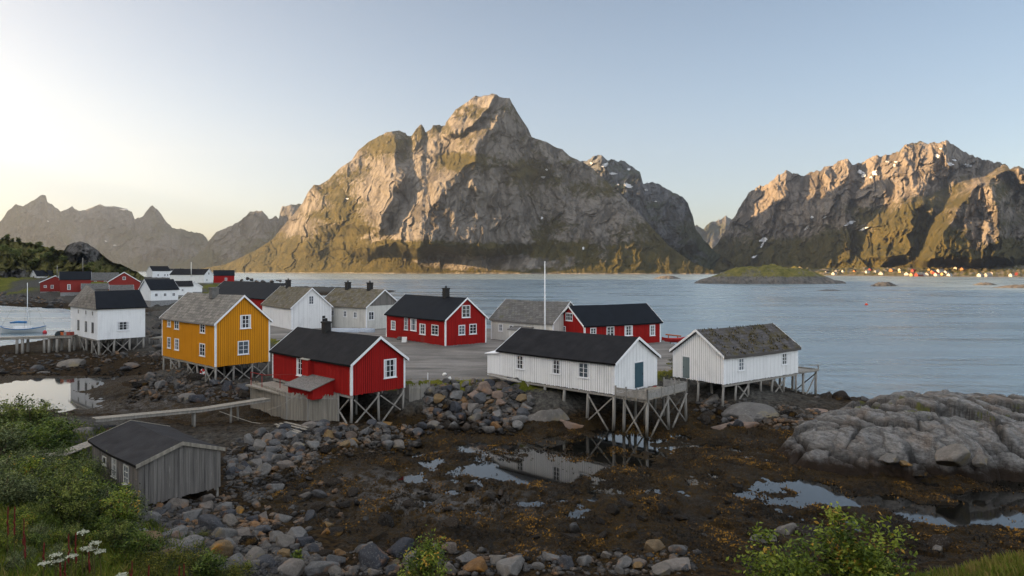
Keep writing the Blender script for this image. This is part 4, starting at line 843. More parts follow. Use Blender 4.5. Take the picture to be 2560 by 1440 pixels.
def boulder(x, y, z, s, m=BOULDER, rx=None, label=None, group=None, ax=(1, 1, 1), rz=None, name='boulder', cat='boulder', k=None):
    k = rb.randrange(12) if k is None else k; src = PROTO[k]
    if k not in PROTO_USED: PROTO_USED.add(k); o = src
    else: o = src.copy(); COL.objects.link(o)
    o.location = (x, y, z); o.scale = (s * ax[0], s * ax[1], s * ax[2]); o.rotation_euler = (rb.uniform(-.35, .35) if rx is None else rx, rb.uniform(-.35, .35) if rx is None else 0, rb.uniform(0, 6.28) if rz is None else rz)
    if m is not BOULDER:
        o.material_slots[0].link = 'OBJECT'; o.material_slots[0].material = m
    o.name = name
    return tag(o, label, cat, group)
def inpoly(px, py, poly): return sdpoly(np.array(px, float), np.array(py, float), poly) < 0
QUEUE = []
def scatter(poly, n, lo, hi, label, group, mats=((BOULDER, 1.),), lift=.12, seed=1, mind=.8, px=True):
    """boulders spread over the stretch of ground seen inside a photo outline, big ones first, none inside another"""
    r = np.random.RandomState(seed); xs = [p[0] for p in poly]; ys = [p[1] for p in poly]; out = []
    qx = r.uniform(min(xs), max(xs), n * 9); qy = r.uniform(min(ys), max(ys), n * 9); k = inpoly(qx, qy, poly); qx, qy = qx[k], qy[k]
    X, Y, Z = hit_ground(qx, qy); sizes = np.sort(lo + (hi - lo) * r.rand(n) ** 2.2)[::-1]; i = 0
    for s in sizes:
        for _ in range(40):
            if i >= len(X): break
            x, y, z = X[i], Y[i], Z[i]; i += 1
            if all((x - a) ** 2 + (y - b) ** 2 > ((s + c) * mind) ** 2 for a, b, c in out):
                out.append((x, y, s)); u = r.rand(); m = mats[-1][0]; acc = 0
                for mm, pr in mats:
                    acc += pr
                    if u < acc: m = mm; break
                nm = {BOULDER: 'grey', LICHEN: 'rusty lichen-covered', PINK: 'pinkish', SLABR: 'pale grey', BLACKR: 'black weedy'}[m]
                sz = 'large ' if s > lo + .55 * (hi - lo) else ('small ' if s < lo + .15 * (hi - lo) else '')
                QUEUE.append((s / y, dict(x=x, y=y, z=z + s * lift, s=s, m=m, label=sz + nm + ' ' + label, group=sz + nm + ' ' + group, ax=(r.uniform(.8, 1.25), r.uniform(.75, 1.05), r.uniform(.75, 1.1)))))
                break
scatter([(1062, 975), (1130, 952), (1290, 950), (1335, 1010), (1285, 1085), (1060, 1075)], 150, .34, .86, 'boulder in the rubble slope below the gravel yard', 'boulders in the rubble slope below the yard', ((BOULDER, .80), (SLABR, .15), (PINK, .05)), .22, 3, .44)
scatter([(565, 1120), (620, 1092), (765, 1065), (960, 1058), (1062, 1072), (1045, 1120), (850, 1125), (720, 1170), (570, 1200)], 210, .24, .72, 'boulder on the stone embankment right of the plank shed', 'boulders on the embankment beside the shed', ((BOULDER, .83), (LICHEN, .05), (SLABR, .12)), .2, 5, .44)
scatter([(345, 1285), (430, 1250), (560, 1245), (640, 1300), (800, 1362), (840, 1438), (560, 1438), (400, 1400), (330, 1330)], 110, .18, .70, 'boulder on the shore below the plank shed', 'boulders on the shore below the shed', ((BOULDER, .74), (LICHEN, .04), (SLABR, .18)), .2, 7, .54)
scatter([(800, 1395), (930, 1365), (1100, 1372), (1440, 1392), (1560, 1372), (1745, 1372), (1745, 1438), (800, 1438)], 40, .25, .85, 'boulder along the near edge of the weedy flat', 'boulders along the near edge of the flat', ((BOULDER, .7), (SLABR, .3)), .15, 9, .8)
scatter([(345, 945), (470, 930), (535, 950), (650, 965), (650, 1000), (520, 1010), (345, 1000)], 60, .22, 1.0, 'boulder on the rocks below the yellow house', 'boulders below the yellow house', ((BOULDER, .7), (SLABR, .2), (BLACKR, .1)), .2, 11, .66)
scatter([(0, 895), (200, 885), (395, 878), (400, 930), (250, 945), (0, 940)], 36, .3, 1.2, 'boulder on the dark shore in front of the storehouse', 'boulders in front of the storehouse', ((BOULDER, .55), (SLABR, .15), (BLACKR, .3)), .15, 13, .7)
scatter([(1750, 985), (1790, 985), (1830, 1010), (1990, 1040), (2060, 1045), (2010, 1075), (1760, 1060)], 36, .3, 1.0, 'boulder between the white boathouses and the outcrop', 'boulders beside the outcrop', ((BOULDER, .5), (SLABR, .25), (BLACKR, .25)), .15, 15, .7)
scatter([(600, 1190), (740, 1160), (860, 1190), (900, 1260), (830, 1340), (700, 1320), (600, 1260)], 70, .14, .6, 'stone half sunk in weed in front of the shed', 'stones sunk in weed in front of the shed', ((BOULDER, .4), (BLACKR, .6)), .05, 17, .7)
scatter([(880, 1210), (1500, 1230), (1900, 1150), (1900, 1330), (1500, 1385), (900, 1330)], 40, .14, .6, 'rock half sunk in the seaweed flat', 'rocks sunk in the seaweed flat', ((BLACKR, .75), (BOULDER, .25)), .05, 19, 1)
scatter([(0, 735), (60, 742), (165, 748), (172, 774), (0, 764)], 70, .5, 2.0, 'boulder on the far left shore beyond the sailboat', 'boulders on the far left shore', ((BOULDER, .8), (SLABR, .2)), .1, 21, .7)
scatter([(345, 770), (410, 760), (405, 880), (370, 900), (352, 860)], 26, .35, 1.0, 'boulder on the ground between storehouse and yellow house', 'boulders between storehouse and yellow house', ((BOULDER, .7), (SLABR, .3)), .15, 29, .7)
scatter([(590, 695), (700, 700), (720, 712), (600, 706)], 16, .7, 2.2, 'boulder on the spit beyond the long red hall', 'boulders on the spit', ((BOULDER, 1.),), .1, 23, .7)
scatter([(2000, 985), (2100, 985), (2300, 1003), (2560, 1010), (2560, 1022), (2300, 1015), (2080, 1005)], 22, .4, 1.3, 'low rock on the sea edge behind the outcrop', 'low rocks at the sea edge', ((BLACKR, .75), (SLABR, .25)), -.1, 25, .7)
REST = []
def settle():
    """the stones that show largest become boulders of their own, the smaller ones join the loose stones"""
    QUEUE.sort(key=lambda q: -q[0])
    for i, (_, a) in enumerate(QUEUE):
        if i < 258: boulder(**a)
        else: REST.append(a)
settle()
def big(px, py, wpx, ratio, m, label, depth=.7, k=None, rz=.3, sink=.25, nm='boulder'):
    """one named rock: centre of its foot and width as measured on the photo, real size from its distance"""
    x, y, z = [float(q[0]) for q in hit_ground([px], [py])]; s = wpx * y / F / 2
    return boulder(x, y + s * depth * .6, z - s * ratio * sink, s, m, 0, label, None, (1, depth, ratio), rz, nm, 'rock', k)
big(1892, 1044, 180, .66, SLABR, 'long rounded grey rock with yellow lichen below the turf-roofed boathouse', .8, 1, .15)
big(1842, 1068, 165, .36, PINK, 'flat pinkish brown slab in front of the rounded grey rock', .45, 3, -.1)
big(2055, 1032, 90, .42, PINK, 'warm brown rock on the crest between boathouse and outcrop', .7, 4, .2)
big(1785, 1004, 80, 1.0, SLABR, 'brown block under the near corner of the turf-roofed boathouse', .7, 5)
big(1372, 1056, 128, 1.15, SLABR, 'big grey boulder with orange lichen under the long white boathouse', .8, 2)
big(1428, 1066, 104, .85, PINK, 'smooth pink egg-shaped boulder under the long white boathouse', .7, 7, .1)
big(1312, 1040, 70, .8, SLABR, 'pale wedge-shaped boulder at the foot of the rubble slope', .7, 8)
big(450, 1000, 110, .55, SLABR, 'big mossy grey rock in front of the yellow house piles', .75, 6)
big(170, 915, 92, .62, SLABR, 'big rounded rock with moss on top under the jetty', .8, 9)
big(40, 935, 110, .3, BLACKR, 'long dark rock at the left water edge', .7, 10)
big(105, 935, 70, .35, SLABR, 'flat grey rock beside the dark rock at left', .7, 11)
big(607, 1190, 66, .7, SLABR, 'big pale grey boulder right of the plank shed', .8, 0)
big(425, 1365, 74, .75, SLABR, 'big pale round boulder below the bushes', .8, 4, .5)
big(630, 1415, 70, .6, SLABR, 'pale speckled boulder at the bottom of the shore', .8, 2, .7)
big(720, 1438, 86, .6, PINK, 'large tan boulder at the bottom edge', .8, 6)
big(915, 1420, 44, .75, BOULDER, 'blue-grey boulder standing at the edge of the weed', .9, 3)
big(985, 1412, 54, .5, BOULDER, 'blue-grey angular boulder lying on the weed', .9, 5)
big(1600, 1412, 70, .55, BOULDER, 'upright dark boulder beside the large flat block', .8, 8)
big(1700, 1420, 115, .5, BOULDER, 'large flat dark block at the bottom of the flat', .8, 9, .1)
big(830, 1335, 72, .5, BLACKR, 'black weed-covered boulder in the flat below the shed', .8, 1)
big(1430, 1345, 62, .5, BLACKR, 'black boulder in the middle of the seaweed flat', .8, 7)
big(1910, 1360, 115, .95, SLABR, 'grey cracked rock behind the bottom shrubs', .75, 10, .2)
big(1975, 1335, 95, .95, SLABR, 'rounded rock leaning on the cracked rock behind the shrubs', .75, 2, .6)
big(2060, 1345, 150, .6, BLACKR, 'long weed-draped black rock behind the shrubs', .7, 4)
big(2235, 1332, 95, .75, BLACKR, 'weed-topped dark rock left of the right tide pool', .7, 11)
big(2365, 1375, 115, 1.05, BLACKR, 'tall weed-capped rock on the right below the tide pool', .8, 6)
big(2348, 1378, 42, 1.0, SLABR, 'pale blunt rock showing under the weed cap', .8, 3)
big(195, 1085, 130, .5, SLABR, 'sloping grey rock face left of the plank shed', .7, 5, -.5)
big(262, 1075, 70, .5, BOULDER, 'grey rock behind the plank shed', .7, 9)
# weed-hung mounds and pebbles
def pebbles():
    r = np.random.RandomState(5); V = []; Q = []; ico = bmesh_ico(1); nv = 0
    for poly, n, lo, hi in (([(560, 1130), (760, 1070), (1050, 1072), (1040, 1140), (850, 1140), (640, 1260), (560, 1240)], 1500, .05, .2), ([(330, 1275), (560, 1240), (800, 1360), (860, 1438), (560, 1438), (340, 1360)], 1500, .04, .2), ([(1060, 960), (1290, 950), (1330, 1010), (1290, 1090), (1050, 1085)], 600, .08, .22), ([(800, 1380), (1745, 1372), (1745, 1438), (800, 1438)], 400, .05, .2), ([(0, 890), (400, 880), (650, 960), (650, 1000), (300, 1010), (330, 940), (0, 940)], 900, .08, .3), ([(1740, 985), (2080, 1030), (2000, 1080), (1740, 1060)], 300, .08, .3)):
        xs = [p[0] for p in poly]; ys = [p[1] for p in poly]; qx = r.uniform(min(xs), max(xs), n * 2); qy = r.uniform(min(ys), max(ys), n * 2); k = inpoly(qx, qy, poly); X, Y, Z = hit_ground(qx[k], qy[k])
        for x, y, z in zip(X, Y, Z):
            s = lo + (hi - lo) * r.rand() ** 2; v = ico[0] * (1 + .3 * r.randn(len(ico[0]), 1) * .4) * (s * np.array([r.uniform(.7, 1.3), r.uniform(.7, 1.3), r.uniform(.4, .8)])); V.append(v + [x, y, z + s * .2]); Q.append(ico[1] + nv); nv += len(v)
    for a in REST:
        b = PROTO[len(V) % 12].data; v = np.empty(len(b.vertices) * 3); b.vertices.foreach_get('co', v); q = np.empty(len(b.polygons) * 3, int); b.polygons.foreach_get('vertices', q); t_ = r.uniform(0, 6.28); v = v.reshape(-1, 3) * a['s'] * np.array(a['ax'])
        v = np.stack([v[:, 0] * math.cos(t_) - v[:, 1] * math.sin(t_), v[:, 0] * math.sin(t_) + v[:, 1] * math.cos(t_), v[:, 2]], -1); V.append(v + [a['x'], a['y'], a['z']]); Q.append(q.reshape(-1, 3) + nv); nv += len(v)
    m = mat_boulder('pebble_rock', [(.3, (.03, .03, .034)), (.5, (.09, .085, .08)), (.7, (.15, .11, .075))], objrand=False)
    tag(link('pebbles', npmesh('pebbles', np.concatenate(V), np.concatenate(Q)), m=m), 'loose stones and pebbles between the shore boulders', 'pebbles', None, 'stuff')
pebbles()
# the big bare outcrop on the right
def outcrop():
    xs = np.arange(13, 52, .085); ys = np.arange(39.5, 60, .10); X, Y = np.meshgrid(xs, ys)
    wx = X + .8 * fbm(X / 3.5, Y / 3.5, 3, 201); wy = Y + .8 * fbm(X / 3.5, Y / 3.5, 3, 203)
    a = .10; U = ((wx - 32.6) * math.cos(a) + (wy - 48.2) * math.sin(a)) / 14.2; W_ = (-(wx - 32.6) * math.sin(a) + (wy - 48.2) * math.cos(a)) / 6.6
    r = (np.abs(U) ** 2.3 + np.abs(W_) ** 2.1) ** (1 / 2.2)
    z = 4.35 * np.clip(1 - r ** 2.4, -.6, 1); z = np.sign(z) * np.abs(z / 4.35) ** .62 * 3.75 
    z = np.where(r > 1, -1.2 * (r - 1) * 4, z) - .06 * np.maximum(X - 32, 0) * (r < 1)
    # joints: long slanting cracks and blocks stepped against each other
    cxr = (wx * .78 + wy * .62); cyr = (-wx * .62 + wy * .78)
    f1, e1, c1 = worley(cxr / 1.7, cyr / 3.9, 207); f2, e2, c2 = worley(cxr / .8 + 4, cyr / 1.3, 209)
    k = sstep(.0, .8, z)
    z = z + k * (.45 * facets(cxr / 1.7, cyr / 3.9, 207, 1.0) + .12 * facets(cxr / .8 + 4, cyr / 1.3, 209, 1.2) + .03 * facets(cxr / .35, cyr / .5, 219, 1.5))
    z = z + k * (.45 * (c1 - .5) + .1 * (c2 - .5)) - k * (.55 * np.exp(-e1 / .10) + .24 * np.exp(-e2 / .11)) + .10 * fbm(X / 1.1, Y / 1.1, 5, 211) + .03 * ridged(X / .3, Y / .3, 3, 213)
    crack = np.exp(-e1 / .09) + .6 * np.exp(-e2 / .09)
    moss = sstep(2.1, 3.2, z) * (.22 + .45 * fbm(X / 1.6, Y / 1.2, 4, 215)) + .25 * np.exp(-e1 / .12) * sstep(2, 3, z)
    n = N('outcrop_granite'); v = n.coord('World'); s1 = n.noise(v, .45, 5, .65); s2 = n.noise(n.coord('World', (1.2, .5, 3), (0, 0, .7)), 2.6, 6, .72); s3 = n.noise(v, 13, 5, .75)
    c = n.mix(n.ramp(s2, [(.34, 0.), (.64, 1.)]), (.055, .054, .053), (.20, .195, .19)); c = n.mix(n.ramp(s1, [(.50, 0.), (.68, .4)]), c, (.20, .13, .08)); c = n.mix(n.ramp(s3, [(.55, 0.), (.72, .4)]), c, (.40, .39, .37))
    c = n.mix(n.math('MULTIPLY', n.attr('crack'), .95, clamp=True), c, (.02, .019, .018))
    c = n.mix(n.ramp(n.math('ADD', n.attr('moss'), n.math('MULTIPLY', n.math('SUBTRACT', n.noise(v, 3, 5, .7), .5), .7)), [(.56, 0.), (.66, .9)]), c, (.07, .075, .018))
    c, kk = tide(n, c, (.014, .008, .004), .85, .6); n.bump(n.math('ADD', s2, n.math('MULTIPLY', s3, .5)), .8, .08)
    m = n.out(c, .85, **{'Specular IOR Level': .25})
    me = npmesh('rock_outcrop', np.stack([X, Y, z], -1).reshape(-1, 3), gridq(len(ys), len(xs)), {'crack': np.clip(crack, 0, 1), 'moss': moss})
    tag(link('rock_outcrop', me, m=m), 'broad bare cracked grey rock outcrop rising from the seaweed on the right', 'rock outcrop')
outcrop()
for px, py, Y, s_, m_, lb, ax in ((2385, 1142, 41.0, 1.5, SLABR, 'big rounded grey boulder leaning on the front of the outcrop', (1, .8, .8)), (2449, 1152, 41.3, .66, SLABR, 'small grey-brown boulder beside the big rounded one on the outcrop', (1, .8, .85)), (2222, 1150, 42.2, .85, SLABR, 'grey-brown block wedged in the front of the outcrop', (1, .8, .6)), (2262, 1160, 42.0, .52, LICHEN, 'rust-red block wedged in the front of the outcrop', (1, .8, .6)), (2300, 1184, 41.4, .6, BLACKR, 'dark block at the weedy foot of the outcrop', (1.2, .8, .5)), (2130, 1170, 43.6, .8, SLABR, 'grey-brown block at the left foot of the outcrop', (1.1, .8, .6))):
    q = PD(px, py, Y); boulder(q.x, q.y, q.z, s_, m_, 0, lb, None, ax, .3, 'boulder', 'rock')
# seaweed: tufts of fronds over the flat, countless
def seaweed():
    r = np.random.RandomState(8); n = 170000; X = r.uniform(-22, 48, n); Y = r.uniform(26, 63, n); 
    Z, sd, tid, po = ground(X, Y); w1, w2, wc = worley(X / .9, Y / 1.3, 5); keep = (tid > .6) & (Z > -.16) & (np.abs(X / Y) < .85) & (r.rand(n) < .25 + .75 * (wc > .45)) & (fbm(X / 4, Y / 4, 3, 88) > -.35) & ((Z > .0) | (po < .1) | (r.rand(n) < .10))
    X, Y, Z = X[keep], Y[keep], Z[keep]; n = len(X); a = r.uniform(0, 6.283, n); L = r.uniform(.05, .20, n); wd = r.uniform(.010, .034, n); dx, dy = np.cos(a), np.sin(a); hgt = r.uniform(.01, .08, n); Z = np.maximum(Z, .004)
    v = np.stack([np.stack([X - dy * wd, Y + dx * wd, Z - .02], -1), np.stack([X + dy * wd, Y - dx * wd, Z - .02], -1), np.stack([X + dx * L * .6 + dy * wd * 1.4, Y + dy * L * .6 - dx * wd * 1.4, Z + hgt], -1), np.stack([X + dx * L * .6 - dy * wd * 1.4, Y + dy * L * .6 + dx * wd * 1.4, Z + hgt], -1), np.stack([X + dx * L, Y + dy * L, Z + hgt * .35], -1)], 1).reshape(-1, 3)
    b = np.arange(n)[:, None] * 5; F_ = np.concatenate([b + [0, 1, 2], b + [0, 2, 3], b + [3, 2, 4]])
    tone = np.repeat(np.clip(r.normal(.34, .15, n) + .55 * fbm(X / 2.2, Y / 2.6, 4, 90), 0, 1), 5)
    m = N('bladder_wrack'); c = m.ramp(m.attr('tone'), [(.15, (.004, .003, .0015)), (.45, (.040, .021, .004)), (.85, (.19, .095, .012))])
    tag(link('seaweed', npmesh('seaweed', v, F_, {'tone': tone}), m=m.out(c, .7, **{'Specular IOR Level': .12})), 'brown bladder wrack covering the tidal flat', 'seaweed', None, 'stuff')
seaweed()
# ------------------------------------------------------------------ plants
def mat_leaf(name, lo, mid, hi, acc=None):
    n = N(name); c = n.ramp(n.attr('tone'), [(.12, lo), (.5, mid), (.9, hi)] + ([(.97, acc)] if acc else []))
    n.b.inputs['Subsurface Weight'].default_value = 0
    tr = n.n('BsdfTranslucent'); n.t.links.new(c, tr.inputs[0]); mx = n.n('MixShader'); mx.inputs[0].default_value = .3
    m = n.out(c, .6, **{'Specular IOR Level': .25}); o = n.t.nodes['Material Output']; n.t.links.new(n.b.outputs[0], mx.inputs[1]); n.t.links.new(tr.outputs[0], mx.inputs[2]); n.t.links.new(mx.outputs[0], o.inputs[0]); return m
LEAF = {'hill': mat_leaf('birch_scrub_leaf', (.06, .085, .02), (.15, .175, .045), (.30, .31, .10)), 'olive': mat_leaf('willow_leaf', (.020, .034, .006), (.080, .110, .018), (.22, .24, .05)), 'grey': mat_leaf('grey_willow_leaf', (.026, .040, .014), (.10, .125, .045), (.23, .25, .11)), 'lime': mat_leaf('rowan_leaf', (.03, .055, .005), (.12, .165, .015), (.30, .33, .045), (.45, .2, .03)), 'dark': mat_leaf('dark_leaf', (.014, .030, .004), (.055, .092, .012), (.15, .19, .03)), 'juniper': mat_leaf('juniper_needle', (.022, .036, .004), (.085, .10, .010), (.23, .19, .025))}
STEM = mat_plain('brown_stem', (.10, .07, .045), .85, .4)
def leaves(C, sz, r, up=.55, asp=.5, tone=None):
    """two-triangle leaves at the points C"""
    n = len(C); nrm = r.randn(n, 3); nrm[:, 2] = np.abs(nrm[:, 2]) + up; nrm /= np.linalg.norm(nrm, axis=1)[:, None]
    t = np.cross(nrm, r.randn(n, 3)); t /= np.linalg.norm(t, axis=1)[:, None] + 1e-9; b = np.cross(nrm, t); s = (sz * r.uniform(.6, 1.3, n))[:, None]
    V = np.stack([C - t * s, C + b * s * asp + nrm * s * .12, C + t * s, C - b * s * asp + nrm * s * .12], 1).reshape(-1, 3); i = np.arange(n)[:, None] * 4
    return V, i + [0, 1, 2, 3], np.repeat(tone if tone is not None else r.rand(n), 4)
def shrub_mesh(seed, h=1.4, w=1.3, n=2600, sz=.05, stems=9, spread=.9, up=.55):
    r = np.random.RandomState(seed); mb = MB(); C = []; T = []
    for k in range(stems):
        a = r.uniform(0, 6.28); d = spread * w * .5 * r.uniform(.25, 1); hh = h * r.uniform(.6, 1.0); pts = []
        for q in np.linspace(0, 1, 5): pts.append((math.cos(a) * d * q ** 1.3 + r.uniform(-.03, .03), math.sin(a) * d * q ** 1.3 + r.uniform(-.03, .03), hh * q))
        mb.tube(pts, [.022 * h * (1 - .8 * q) for q in np.linspace(0, 1, 5)], 5, False)
        for _ in range(7):
            q = r.uniform(.22, 1.02); i = min(int(q * 4), 3); p = np.array(pts[i]) + (np.array(pts[i + 1]) - np.array(pts[i])) * (q * 4 - i)
            off = r.randn(3) * np.array([.20, .20, .12]) * w * (1.15 - .6 * q); c = p + off; m = max(6, int(n / stems / 7 * r.uniform(.5, 1.6))); rad = .13 * w * r.uniform(.6, 1.3)
            pts2 = c + r.randn(m, 3) * rad * np.array([.62, .62, .5]); C.append(pts2); T.append(np.clip(.42 + .22 * r.randn() + .18 * r.randn(m) + .25 * (pts2[:, 2] / h - .5), 0, .95))
    C = np.concatenate(C); T = np.concatenate(T); C[:, 2] = np.maximum(C[:, 2], .02); V, Q, tn = leaves(C, sz, r, up, tone=T)
    return mb, npmesh('foliage', V, Q, {'tone': tn})
def shrub_kind(name, leaf, label, cat, group, **kw):
    mb, fm = shrub_mesh(**kw); root = empty(name, (0, 0, 0)); tag(root, label, cat, group)
    link('foliage', fm, root, LEAF[leaf]); mb.build('stem', STEM, root); root['_used'] = 0
    return root
def place(root, x, y, z, s=1., rz=None, label=None, group=None, sz=None):
    if root.get('_used') == 0: o = root; del root['_used']
    else:
        o = root.copy(); COL.objects.link(o)
        for c in root.children: d = c.copy(); COL.objects.link(d); d.parent = o
    o.location = (x, y, z); o.scale = (s, s, sz or s); o.rotation_euler = (0, 0, rb.uniform(0, 6.28) if rz is None else rz)
    return tag(o, label, None, group)
SH = [shrub_kind('willow_shrub', 'olive', 'olive-green leafy willow bush on the hillside left of the plank shed', 'bush', 'olive willow bushes on the hillside', seed=1, h=1.35, w=1.5, n=2600, sz=.045),
      shrub_kind('willow_shrub', 'grey', 'grey-green downy willow bush on the hillside left of the plank shed', 'bush', 'grey willow bushes on the hillside', seed=2, h=1.2, w=1.5, n=3000, sz=.038),
      shrub_kind('willow_shrub', 'dark', 'dark green broad bush low on the hillside left of the plank shed', 'bush', 'dark bushes on the hillside', seed=3, h=1.0, w=1.6, n=2400, sz=.05),
      shrub_kind('rowan_shrub', 'lime', 'bright yellow-green small-leaved bush among darker hillside bushes', 'bush', 'bright bushes on the hillside', seed=4, h=1.1, w=1.1, n=1900, sz=.045),
      shrub_kind('juniper_shrub', 'juniper', 'low spreading juniper with rusty tips between hillside and shore boulders', 'bush', 'spreading junipers above the shore boulders', seed=5, h=.6, w=1.5, n=2800, sz=.035)]
def plants():
    r = np.random.RandomState(31)
    def sow(poly, n, kinds, lo, hi, mind, sd_, yclip=(0, 60)):
        rr = np.random.RandomState(sd_); xs = [p[0] for p in poly]; ys = [p[1] for p in poly]; qx = rr.uniform(min(xs), max(xs), n * 12); qy = rr.uniform(min(ys), max(ys), n * 12); k = inpoly(qx, qy, poly); X, Y, Z = hit_ground(qx[k], qy[k]); out = []
        for x, y, z in zip(X, Y, Z):
            if len(out) >= n: break
            if all(math.hypot(x - a, y - b) > mind for a, b in out):
                out.append((x, y)); place(SH[kinds[rr.randint(len(kinds))]], x, y, z - .05, rr.uniform(lo, hi))
    sow([(0, 1085), (120, 1095), (150, 1130), (90, 1160), (0, 1150)], 12, [0, 2, 0, 1], 1.5, 2.3, 1.5, 1)
    sow([(0, 1170), (110, 1165), (230, 1190), (245, 1240), (330, 1330), (320, 1400), (200, 1330), (90, 1290), (0, 1280)], 46, [0, 1, 1, 0, 2, 3], .8, 1.35, .75, 2)
    sow([(0, 1290), (100, 1300), (250, 1380), (320, 1440), (0, 1440)], 24, [0, 2, 3, 1], .35, .65, .55, 3)
    sow([(325, 1395), (420, 1400), (520, 1430), (600, 1450), (340, 1450)], 14, [4, 4, 4, 2], .7, 1.1, .7, 4)
    for px, py, k, s in [(365, 1262, 3, .35), (395, 1262, 3, .3), (505, 1340, 4, .4), (380, 1320, 2, .45), (590, 1438, 3, .4), (620, 1425, 3, .35), (560, 1415, 3, .35), (480, 1300, 4, .35), (140, 1125, 2, .8), (215, 1160, 2, .6)]:
        x, y, z = [float(q[0]) for q in hit_ground([px], [py])]; place(SH[k], x, y, z - .05, s)
    big_ = shrub_kind('rowan_bush', 'lime', 'tall yellow-green rowan bush at the bottom edge, left of a second one', 'bush', None, seed=14, h=2.5, w=2.5, n=7000, sz=.062, stems=8, spread=.75); place(big_, 7.25, 16.6, gz(7.25, 16.6) - .1, 1.06, .4)
    big2 = shrub_kind('rowan_bush', 'lime', 'yellow-green rowan bush with a few orange leaves, right of the tall one', 'bush', None, seed=17, h=2.4, w=2.5, n=6600, sz=.062, stems=8, spread=.8); place(big2, 8.75, 16.2, gz(8.75, 16.2) - .1, 1.0, 2.1)
    b3 = shrub_kind('rowan_bush', 'lime', 'low yellow-green bush at the very bottom right of the boulders', 'bush', None, seed=19, h=1.6, w=1.6, n=2400, sz=.06); place(b3, 5.9, 16.3, gz(5.9, 16.3) - .1, .8, 1.)
    b4 = shrub_kind('rowan_bush', 'lime', 'small yellow-green bush at the bottom edge left of the middle', 'bush', None, seed=20, h=1.6, w=1.7, n=2600, sz=.055); x, y = -1.75, 14.4; place(b4, x, y, 13 - 765 * y / F - .35, .66, 1.)
    x, y, z = [float(q[0]) for q in hit_ground([745], [1408])]; b5 = shrub_kind('rowan_sprig', 'lime', 'single yellow-green sprig growing between shore boulders', 'bush', None, seed=22, h=1.0, w=.5, n=420, sz=.05, stems=3); place(b5, x, y, z - .05, .9)
    # trees and thickets on the hill behind the far left shore
    tr = shrub_kind('birch_tree', 'dark', 'small dark tree on the skyline of the left hill', 'tree', 'small trees on the skyline of the left hill', seed=25, h=6, w=4, n=1800, sz=.28, stems=5, spread=.6); tr.children[0].name, tr.children[1].name = 'crown', 'trunk'
    th = shrub_kind('thicket_bush', 'hill', 'round olive green bush on the slope of the left hill', 'bush', 'bushes on the slope of the left hill', seed=26, h=3.4, w=6, n=1700, sz=.30, stems=8)
    px_, pb_, pc_, D_, t_ = GH
    def onhill(px, py):
        i = int(np.argmin(np.abs(px_ - px))); k = np.clip((py - pb_[i]) / (pc_[i] - pb_[i]), 0, 1); j = int(k * (len(t_) - 1)); return PD(px, pb_[i] + (pc_[i] - pb_[i]) * t_[j], D_[j, i])
    for px, py, s in [(17, 601, 1.0), (31, 603, .6), (46, 605, .75), (130, 628, .8), (6, 600, .5)]: p = onhill(px, py); place(tr, p.x, p.y, p.z - .6, s)
    rr = np.random.RandomState(3)
    for k in range(34):
        px, py = rr.uniform(0, 165), rr.uniform(612, 668)
        if k > 24: px, py = rr.uniform(200, 330), rr.uniform(655, 684)
        p = onhill(px, py); place(th, p.x, p.y, p.z - .5, rr.uniform(.45, 1.05))
    p = P(398, 696, 5.5); place(th, p.x, p.y * 1.0, 5., 1.3, label='round yellow-green bush beside the white hillside house', group='bushes on the slope of the left hill')
plants()
def grass():
    r = np.random.RandomState(41); B = []; 
    def blades(X, Y, Z, h0, h1, tone):
        n = len(X); a = r.uniform(0, 6.28, n); L = r.uniform(h0, h1, n); w_ = .006 + .010 * L; lean = r.uniform(.1, .6, n) * L; dx, dy = np.cos(a), np.sin(a)
        v = np.stack([np.stack([X - dy * w_, Y + dx * w_, Z - .03], -1), np.stack([X + dy * w_, Y - dx * w_, Z - .03], -1), np.stack([X + dx * lean * .4 + dy * w_ * .8, Y + dy * lean * .4 - dx * w_ * .8, Z + L * .6], -1), np.stack([X + dx * lean, Y + dy * lean, Z + L], -1)], 1); B.append((v.reshape(-1, 3), np.repeat(tone, 4)))
    def patch(x0, x1, y0, y1, n, h0, h1, tone, test):
        X = r.uniform(x0, x1, n); Y = r.uniform(y0, y1, n); k = test(X, Y); X, Y = X[k], Y[k]; Z = ground(X, Y)[0]; q = Z > 1.45; X, Y, Z = X[q], Y[q], Z[q]
        blades(X, Y, Z, h0, h1, np.clip(tone + .25 * fbm(X / 1.5, Y / 1.5, 3, 7) + .15 * r.randn(len(X)), 0, 1))
    patch(-40, -7, 12, 48, 70000, .12, .45, .45, lambda X, Y: (np.abs(X / Y) < .85) & (np.abs(X / Y) > .45))
    patch(9, 24, 12, 25, 34000, .10, .34, .62, lambda X, Y: (X / Y > .5) & (X / Y < .9))
    patch(-16, 20, 60, 68, 8000, .08, .20, 1.0, lambda X, Y: np.abs(sdpoly(X, Y, YARD) + .2) < .9)
    V = np.concatenate([b[0] for b in B]); T = np.concatenate([b[1] for b in B]); n = len(V) // 4; i = np.arange(n)[:, None] * 4
    Q = np.concatenate([i + [0, 1, 2], i + [0, 2, 3], i + [0, 1, 3]])
    m = mat_leaf('grass_blade', (.035, .065, .006), (.13, .17, .018), (.27, .20, .07)); tag(link('grass', npmesh('grass', V, Q, {'tone': T}), m=m), 'long green and straw-coloured grass on the slopes', 'grass', None, 'stuff')
grass()
